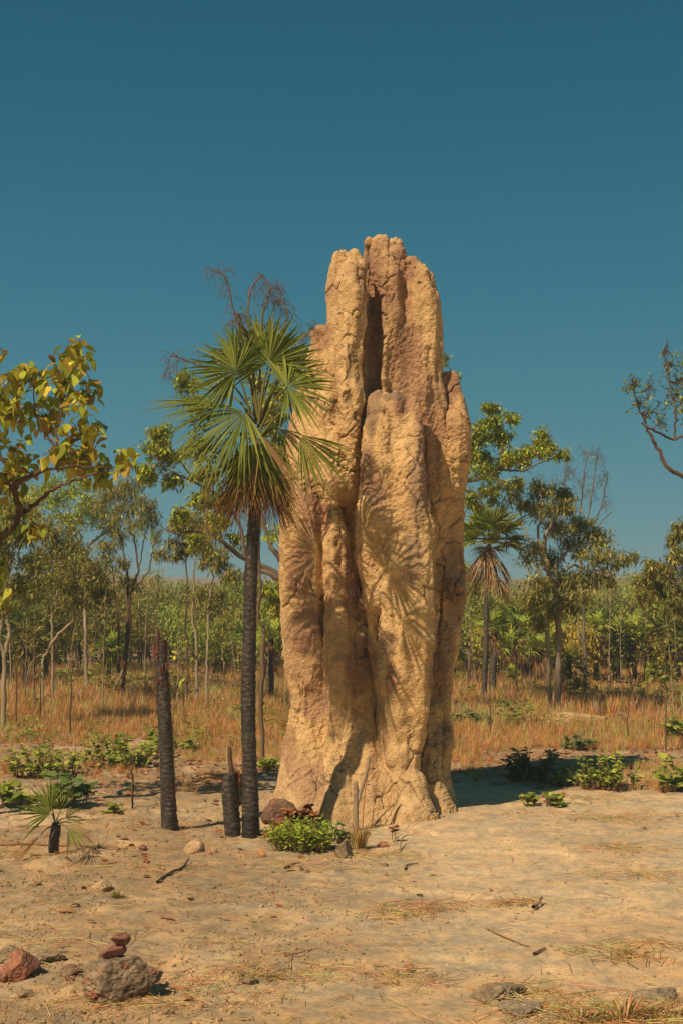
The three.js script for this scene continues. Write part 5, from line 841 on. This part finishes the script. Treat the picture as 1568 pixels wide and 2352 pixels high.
// rocks: a ball cut by planes, roughened
function rock(o) {
  const R = rng(o.seed), g = mergeVertices(new THREE.IcosahedronGeometry(1, o.detail ?? 20).deleteAttribute('normal').deleteAttribute('uv'), 1e-4), p = g.attributes.position, n = p.count, c = new Float32Array(n * 3), pl = [...Array(o.planes ?? 14)].map(() => [V(R() - .5, R() - .5, R() - .5).normalize(), (o.d0 ?? .62) + (o.d1 ?? .3) * R()]), v = V(), s = o.seed * 7.7;
  for (let i = 0; i < n; i++) {
    v.fromBufferAttribute(p, i).normalize(); let r = 1.1; for (const [q, d] of pl) { const e = v.dot(q); if (e > .01) r = Math.min(r, d / e); }
    const b = v.clone().multiplyScalar(r), cr = fbm(b.x * 2.2 + s, b.y * 2.2, b.z * 2.2, 4), fi = fbm(b.x * 9 + s, b.y * 9, b.z * 9, 4), w = worley(b.x * 2.4 + s, b.y * 2.4, b.z * 2.4), cre = 1 - sstep(.02, .14, w[1] - w[0]);
    b.multiplyScalar(1 + (o.rough ?? .1) * (cr + .6 * fi) - (o.crease ?? .05) * cre); p.setXYZ(i, b.x, b.y, b.z);
    let k = mix3(o.cols[0], o.cols[1], sstep(-.3, .3, cr + .4 * fi)); if (o.cols[2]) k = mix3(k, o.cols[2], sstep(.24, .32, fbm(b.x * 2.6 + s + 50, b.y * 2.6, b.z * 2.6, 3))); const f = 1 + .35 * fi - .35 * cre;
    c.set(k.map((q) => q * f), i * 3);
  }
  g.setAttribute('color', new THREE.BufferAttribute(c, 3));
  const base = onGround(o.x, o.y), D = -base.z, W = px(o.w, D) / 2, H = px(o.h, D) / 2, Z = (o.deep ?? .9) * W;
  g.scale(W / .86, H / .8, Z / .86); g.rotateY(o.turn ?? 0); g.computeVertexNormals();
  const lift = o.lift ?? 0; const m = mesh(o.name ?? 'rock', g, M.std); m.position.copy(base); m.position.z -= Z * .8 + (o.back ?? 0); m.position.y = (o.top !== undefined ? at(o.x, o.top, -m.position.z).y : height(base.x, m.position.z) + H * (o.sunk ?? .58) + lift);
  return tag(m, o.label, 'rock', o.group);
}
const GREYR = [lin('#968770'), lin('#706452')], REDR = [lin('#94624c'), lin('#754a3a')], TAN = [lin('#c9a980'), lin('#a98a64')], BRN2 = [lin('#8a6750'), lin('#69503f')], SOILR = [lin('#a18a68'), lin('#7d6a50')];
[
  { x: 277, y: 2308, w: 150, h: 104, seed: 1, cols: [lin('#a18a6c'), lin('#786550'), lin('#9a614a')], label: 'large rough grey rock with red flecks carrying two smaller stones', rough: .15, crease: .02, planes: 18, d0: .55, d1: .3, sunk: .72, detail: 44 },
  { x: 252, y: 2318, w: 60, h: 32, seed: 2, back: .09, planes: 16, d0: .5, d1: .35, cols: REDR, top: 2184, label: 'flat dark red stone lying on the large grey rock', rough: .06, detail: 24 },
  { x: 258, y: 2318, w: 46, h: 26, seed: 13, back: .10, planes: 14, d0: .45, d1: .4, deep: .7, cols: REDR, top: 2157, label: 'topmost small dark red stone of the little cairn', rough: .06, turn: .6, detail: 20 },
  { x: 42, y: 2252, w: 68, h: 60, seed: 4, cols: [lin('#b07858'), lin('#8f5c45'), lin('#8d7f6b')], label: 'reddish angular rock on the soil at the left edge', rough: .08, planes: 9, turn: .7 },
  { x: 4, y: 2258, w: 36, h: 34, seed: 5, cols: [lin('#b07c60'), lin('#966450')], label: 'pinkish stone cut by the left edge beside the reddish rock', planes: 10 },
  { x: 164, y: 2244, w: 42, h: 26, seed: 6, cols: [lin('#9a8468'), lin('#7d5a44')], label: 'small brown stone between the reddish rock and the cairn', planes: 10 },
  { x: 160, y: 2256, w: 18, h: 10, seed: 7, cols: REDR, label: 'tiny red stone in front of the small brown stone' },
  { x: 20, y: 2212, w: 62, h: 34, seed: 8, cols: SOILR, label: 'grey crumbly soil clod behind the reddish rock at left', rough: .25, name: 'soil_clod' },
  { x: 108, y: 2212, w: 66, h: 22, seed: 9, cols: SOILR, label: 'low soil clod right of the reddish rock', rough: .25, name: 'soil_clod' },
  { x: 55, y: 2293, w: 40, h: 14, seed: 24, cols: SOILR, label: 'small soil clod below the reddish rock', rough: .25, name: 'soil_clod' },
  { x: 444, y: 1960, w: 38, h: 31, seed: 10, cols: TAN, label: 'pale sandstone rock in front of the burnt stumps', planes: 9 },
  { x: 491, y: 1958, w: 14, h: 14, seed: 11, cols: TAN, label: 'small pale stone right of the pale sandstone rock' },
  { x: 477, y: 1962, w: 17, h: 10, seed: 12, cols: [lin('#c08a62'), lin('#a87250')], label: 'small orange stone right beside the pale sandstone rock' },
  { x: 327, y: 1955, w: 16, h: 13, seed: 13, cols: BRN2, label: 'small brown stone left of the pale sandstone rock' },
  { x: 600, y: 1968, w: 20, h: 17, seed: 14, cols: [lin('#cf8a58'), lin('#b37348')], label: 'orange stone by the left end of the green clump' },
  { x: 634, y: 1898, w: 78, h: 56, seed: 15, cols: [...BRN2, lin('#96573a')], label: 'rounded dark brown rock between the palm foot and the mound', rough: .1, crease: .08 },
  { x: 787, y: 1972, w: 34, h: 46, seed: 16, cols: SOILR, label: 'grey wedge-shaped stone right of the green clump', planes: 9 },
  { x: 878, y: 1946, w: 22, h: 13, seed: 17, cols: [lin('#c8845e'), lin('#ab6c4c')], label: 'orange-pink stone right of the grass tuft' },
  { x: 1142, y: 2302, w: 124, h: 50, seed: 18, cols: [lin('#a08c68'), lin('#88735a'), lin('#8a6a48')], label: 'half-buried weathered rock in the sand at lower right', rough: .2, crease: .08, sunk: -.05, deep: .9, detail: 34 },
  { x: 1196, y: 2334, w: 84, h: 30, seed: 19, cols: [lin('#a18e6c'), lin('#897660')], label: 'second half-buried rock just below the weathered one', rough: .2, crease: .08, sunk: .1, detail: 26 },
  { x: 1517, y: 2300, w: 82, h: 34, seed: 20, cols: [lin('#9c8a6c'), lin('#867660')], label: 'flat grey rock near the lower right edge', sunk: .25, rough: .14 },
  { x: 936, y: 2234, w: 22, h: 20, seed: 21, cols: [lin('#c08a60'), lin('#a06e4a')], label: 'small orange-brown stone in the sandy hollow at lower centre' },
  { x: 570, y: 2262, w: 34, h: 15, seed: 22, cols: SOILR, label: 'brown stone lying in straw right of the cairn', turn: .4 },
  { x: 232, y: 2048, w: 36, h: 26, seed: 23, cols: TAN, label: 'pale soil clod on the left foreground', rough: .2, name: 'soil_clod', sunk: .4 },
  { x: 882, y: 1990, w: 16, h: 8, seed: 25, cols: GREYR, label: 'flat grey pebble on the sand in front of the mound' },
  { x: 1205, y: 1868, w: 30, h: 8, seed: 26, cols: TAN, label: 'flat pale stone before the low plant on the sand' },
  { x: 30, y: 1590, w: 0, h: 0 }, 
].filter((o) => o.w).forEach(rock);
rock({ x: 1322, y: 1672, w: 158, h: 62, seed: 40, cols: [lin('#c2a26c'), lin('#a98a5a')], label: 'low pale clay mound in the dry grass at right', rough: .14, crease: .04, sunk: .12, name: 'clay_mound', planes: 20, detail: 34 });
// sticks lying about
const stick = (label, pts, r, col, seed, lift = .01) => { const R = rng(seed), P = pts.map(([x, y, l = 0]) => { const q = onGround(x, y); q.y += lift + l; return q; }), base = P[0].clone(), mb = new MB(base), c = curve(P, 14, .004, R), D = -base.z; mb.tube(c, c.map((_, i) => px(mix(r, r * .5, i / 14), D)), 7, barkCol([col, col.map((v) => v * .55)], null, 40)); const t = thing('fallen_stick', base, label, 'stick', 'sticks on the ground'); mb.build('stem', M.bark, t); };
stick('dark crooked stick on the soil left of centre', [[362, 2030], [385, 2012], [418, 1996], [434, 1982, .02]], 4, lin('#5c4636'), 51);
stick('grey forked stick on the pale sand at right', [[1224, 2092], [1232, 2086], [1244, 2078, .02]], 5, lin('#9a8468'), 52, .02);
stick('dry stick pointing from beneath the green clump toward the sand', [[745, 1938], [775, 1956], [806, 1974]], 3.2, lin('#8a7358'), 53);
stick('short brown stick on the sand below the forked stick', [[1225, 2196], [1238, 2188], [1252, 2182]], 3.5, lin('#8a6a48'), 54);
stick('long dry straw-coloured stick lying on sand at right', [[1115, 2136], [1155, 2155], [1212, 2178]], 2.2, lin('#a8804c'), 55);
stick('short stick standing near the stalks on the sand', [[930, 2000], [935, 1990], [960, 1985]], 2.6, lin('#7a5f48'), 56);
stick('dead palm stalk lying left across the foreground soil', [[0, 1944], [90, 1942], [200, 1948], [295, 1952]], 3, lin('#a87850'), 57);
stick('dark twig on the soil below the green clump', [[655, 1998], [670, 1990], [690, 1988, .01]], 3, lin('#4d3a2c'), 58);
stick('pale bleached twig bent over the sand right of the stalks', [[918, 1958], [925, 1940, .04], [950, 1937, .05]], 2, lin('#a08a6c'), 59);
stick('thin twig on the sand left of the hollow', [[655, 2200], [700, 2190], [740, 2180]], 1.6, lin('#a8804c'), 60);
// dead broad leaves on the ground
[[152, 2098, 34, '#c79a68', 'large curled tan dead leaf in the left foreground'], [172, 2086, 20, '#a8683a', 'small rusty dead leaf touching the large tan leaf'], [210, 2121, 16, '#c79a60', 'small tan dead leaf right of the large curled leaf'], [85, 2034, 16, '#b06a3c', 'reddish dead leaf on the soil under the young palm'], [335, 2018, 18, '#b0653a', 'rusty dead leaf beside the dark crooked stick'], [430, 2300, 22, '#b08058', 'brown dead leaf right of the cairn'], [470, 2316, 14, '#b5895e', 'small dead leaf farther right of the cairn'], [555, 2347, 14, '#c0853e', 'orange dead leaf at the bottom edge']].forEach(([x, y, w, c, label], k) => {
  const R = rng(90 + k), p = onGround(x, y), D = -p.z, mb = new MB(p), L = px(w, D) * 1.5, q = p.clone().add(V(-L * .4, .012, 0)); mb.oval(q, V(1, .12 + .2 * R(), R() - .5).normalize(), V(.1, 1, .5 - R()).normalize(), L, L * .55, lin(c), .3, lin(c).map((v) => v * .8)); const t = thing('dead_leaf', p, label, 'leaf', 'dead leaves on the ground'); mb.build('blade', M.dry, t);
});
// stuff: grass, litter, straw, gravel
function scatter(name, label, geos, mat, place, n, seed) {
  const R = rng(seed), g = new THREE.Group(); g.name = numbered(name); scene.add(g); tag(g, label, name.replace('_', ' '), undefined, 'stuff'); const L = geos.map(() => []);
  for (let k = 0; k < n; k++) { const r = place(R); if (r) L[Math.floor(R() * geos.length)].push(r); }
  const m4 = new THREE.Matrix4(), q = new THREE.Quaternion(), e = new THREE.Euler(), col = new THREE.Color();
  L.forEach((l, k) => { const im = new THREE.InstancedMesh(geos[k], mat, l.length); l.forEach(([x, z, s, rx, ry, rz, c, up = 0], i) => { m4.compose(V(x, height(x, z) + up, z), q.setFromEuler(e.set(rx, ry, rz)), Array.isArray(s) ? V(...s) : V(s, s, s)); im.setMatrixAt(i, m4); im.setColorAt(i, col.setRGB(...c)); }); im.name = name; im.castShadow = im.receiveShadow = true; kindOf(im, 'stuff'); g.add(im); });
}
const grassGeo = (seed, n, wide, bend) => { const R = rng(seed), mb = new MB(); for (let k = 0; k < n; k++) { const a = R() * 6.28, f = V(Math.cos(a) * wide * R(), -.02, Math.sin(a) * wide * R()), h = .35 + .65 * R(), b = R() * 6.28, e = f.clone().add(V(Math.cos(b) * bend * h * R(), h, Math.sin(b) * bend * h * R())), m = f.clone().lerp(e, .55).add(V(0, .06 * h, 0)), w = .010, s = V(Math.cos(b + 1.6), 0, Math.sin(b + 1.6)).multiplyScalar(w), c = [1, 1, 1].map((v) => v * (.65 + .6 * R())); const i0 = mb.v(f.clone().add(s), c), i1 = mb.v(f.clone().sub(s), c), i2 = mb.v(m.clone().add(s), c), i3 = mb.v(m.clone().sub(s), c), i4 = mb.v(e, c); mb.t(i0, i2, i1); mb.t(i1, i2, i3); mb.t(i2, i4, i3); } return mb.geo(); };
const ORANGE = [lin('#c9965a'), lin('#bd864a'), lin('#d0a66a'), lin('#b27a46'), lin('#d2b27a')];
const edgeAt = (x, z) => 11.5 + .9 * fbm(x * .45, z * .45, 21, 4) + .5 * fbm(x * 1.7, z * 1.7, 33, 4) - .25 * Math.max(0, x - 1) + .6 * sstep(-1, -3, x);
scatter('dry_grass', 'orange and straw dry grass between the sand and the woodland', [1, 2, 3, 4].map((k) => grassGeo(k, 16, .22, .7)), M.dry, (R) => {
  const d = 10.9 * Math.pow(3.1, R()), x = (R() * 2 - 1) * (d * .3 + .6), z = -d, far = d - edgeAt(x, z) + .9 * fbm(x * 2.2, z * 2.2, 61, 3); if (far < -1.1 || (Math.abs(x - .25) < 1 && d < 11.4)) return;
  if (R() > sstep(-1.4, 2.5, far) * .9 + .03 || fbm(x * .8, z * .8, 55, 3) < -.02 - .3 * sstep(1, 8, far)) return;
  const s = mix(.075, .27, sstep(1, 10, far)) * (.5 + .9 * R()); return [x, z, [s * 1.1, s, s * 1.1], 0, R() * 6.28, 0, mix3(ORANGE[Math.floor(R() * 5)], R() < .7 ? lin('#c9b070') : lin('#9a9a50'), clamp(.15 + 1.6 * fbm(x * .5 + 80, z * .5, 2, 3) + .5 * (R() - .5), 0, .8)).map((v) => v * (.95 + .5 * R()))];
}, 46000, 501);
scatter('green_undergrowth', 'low green weeds scattered through the dry grass', [5, 6].map((k) => { const R = rng(k), mb = new MB(); for (let j = 0; j < 46; j++) { const a = R() * 6.28, u = R(), p = V(Math.cos(a) * .35 * R(), .75 * u, Math.sin(a) * .35 * R()), f = .7 + .5 * R(); mb.leaf(p, V(Math.cos(a), R() - .1, Math.sin(a)).normalize(), V(R() - .5, 1, R() - .5).normalize(), .2, .09, [f, f, f]); } return mb.geo(); }), M.leaf, (R) => {
  const d = 13 * Math.pow(2.5, R()), x = (R() * 2 - 1) * (d * .3 + .6), z = -d; if (d < edgeAt(x, z) + .8 || fbm(x * .6 + 9, z * .6, 77, 3) < .0) return;
  const s = (.15 + .42 * R() * R()) * (d > 19 ? 1.6 : 1); return [x, z, [s, s * (.7 + .6 * R()), s], 0, R() * 6.28, 0, SHRUB[Math.floor(R() * 4)].map((v) => v * (.5 + .35 * R()))];
}, 620, 502);
const leafGeo = (() => { const mb = new MB(); mb.oval(V(-.5, 0, 0), V(1, 0, 0), V(0, 1, 0), 1, .55, [1, 1, 1], .2, [.85, .85, .85]); return mb.geo(); })(), leafGeo2 = (() => { const mb = new MB(); mb.oval(V(-.5, 0, 0), V(1, .1, 0).normalize(), V(0, 1, .3).normalize(), 1, .4, [1, 1, 1], .5, [.8, .8, .8]); return mb.geo(); })();
scatter('leaf_litter', 'brown fallen leaves strewn under the dry grass and near the stumps', [leafGeo, leafGeo2], M.dry, (R) => {
  const d = 6 * Math.pow(3.6, Math.sqrt(R())), x = (R() * 2 - 1) * (d * .3 + .4), z = -d, far = d - edgeAt(x, z); if (far < 0 && R() > .16 * (1 - sstep(-.4, 1.0, x)) + .006) return; if (far >= 0 && R() > .75) return;
  const s = .035 + .06 * R(); return [x, z, s, (R() - .5) * .7, R() * 6.28, (R() - .5) * .7, [lin('#a8683a'), lin('#b5844a'), lin('#8a5434'), lin('#c09a68')][Math.floor(R() * 4)].map((v) => v * (.7 + .5 * R())), .008];
}, 12000, 503);
const CLUST = [[590, 2240, .35, 60], [920, 2245, .32, 60], [1445, 2190, .3, 110], [1400, 2330, .45, 260], [1480, 2340, .4, 200], [1180, 2075, .14, 60], [980, 2085, .3, 70], [920, 2100, .25, 60], [1420, 1950, .4, 80], [1490, 2010, .4, 80], [160, 2160, .4, 50], [230, 2320, .3, 50], [420, 2290, .35, 60], [1430, 1880, .5, 120], [80, 1965, .35, 60], [700, 1990, .5, 60], [870, 1965, .35, 70], [1330, 1840, .5, 80], [330, 1990, .6, 60], [1240, 2280, .3, 50]];
const strawGeo = (seed) => { const R = rng(seed), mb = new MB(); const P = [V(-.5, 0, 0), V(-.17, .03 * R(), .05 * (R() - .5)), V(.17, .05 * R(), .06 * (R() - .5)), V(.5, .02, 0)]; mb.tube(P, [.5, .5, .45, .25].map((v) => v * .03), 4, (t) => [1, 1, 1]); return mb.geo(); };
const straw = (R, x, z, big = 1) => { const l = (.05 + .15 * R() * R()) * big; return [x, z, [l, l * .55 + .03, l * .55 + .03], 0, R() * 6.28 * .5 - .8 + (R() < .3 ? 1.5 : 0), (R() - .5) * .4, STRAW[Math.floor(R() * 4)].map((v) => v * (.6 + .65 * R())), .005 + .012 * R()]; };
let cl = [];
CLUST.forEach(([x, y, r, n]) => { const p = onGround(x, y); for (let k = 0; k < n * 1.6; k++) cl.push([p.x, p.z, r]); });
let ci = 0;
scatter('straw_litter', 'thin dry straw and twigs lying in drifts on the bare sand', [1, 2, 3].map(strawGeo), M.std, (R) => {
  if (ci < cl.length) { const [x, z, r] = cl[ci++], a = R() * 6.28, q = r * Math.pow(R(), .8); return straw(R, x + Math.cos(a) * q * 1.1, z + Math.sin(a) * q * .55, 1.2); }
  const d = 4.4 * Math.pow(2.9, R()), x = (R() * 2 - 1) * (d * .29 + .2); if (R() > .35 + .65 * (1 - sstep(-.4, .5, x)) && fbm(x * 1.6, d * 1.6, 3, 3) < .05) return; return straw(R, x, -d, .8);
}, 8500, 504);
const pebGeo = (seed) => { const R = rng(seed), g = new THREE.IcosahedronGeometry(1, 1).deleteAttribute('uv'), p = g.attributes.position; const h = {}; for (let i = 0; i < p.count; i++) { const k = [p.getX(i), p.getY(i), p.getZ(i)].map((v) => v.toFixed(2)).join(); h[k] ??= .7 + .5 * R(); p.setXYZ(i, p.getX(i) * h[k], p.getY(i) * h[k] * .6, p.getZ(i) * h[k]); } g.setAttribute('color', new THREE.Float32BufferAttribute(new Float32Array(p.count * 3).fill(1), 3)); g.computeVertexNormals(); return g; };
scatter('soil_crumbs', 'small clods, crumbs and pebbles over the bare soil', [1, 2, 3].map(pebGeo), M.std, (R) => {
  const d = 4.2 * Math.pow(3, R()), x = (R() * 2 - 1) * (d * .29 + .2), z = -d, left = 1 - sstep(-.7, .8, x + .5 * fbm(x, z, 9, 3)); if (R() > .02 + .98 * left * left || fbm(x * 1.8 + 40, z * 1.8, 5, 3) < -.1) return;
  const s = .004 + .011 * R() * R() * R() + .003 * R(), c = groundColor(x, z), f = .5 + .42 * R(); return [x, z, s, R() * 3, R() * 6, R() * 3, c.map((v, i) => v * f * [1.02, 1, .96][i]), s * .3];
}, 14000, 505);
//PART:end
renderer.render(scene, camera);
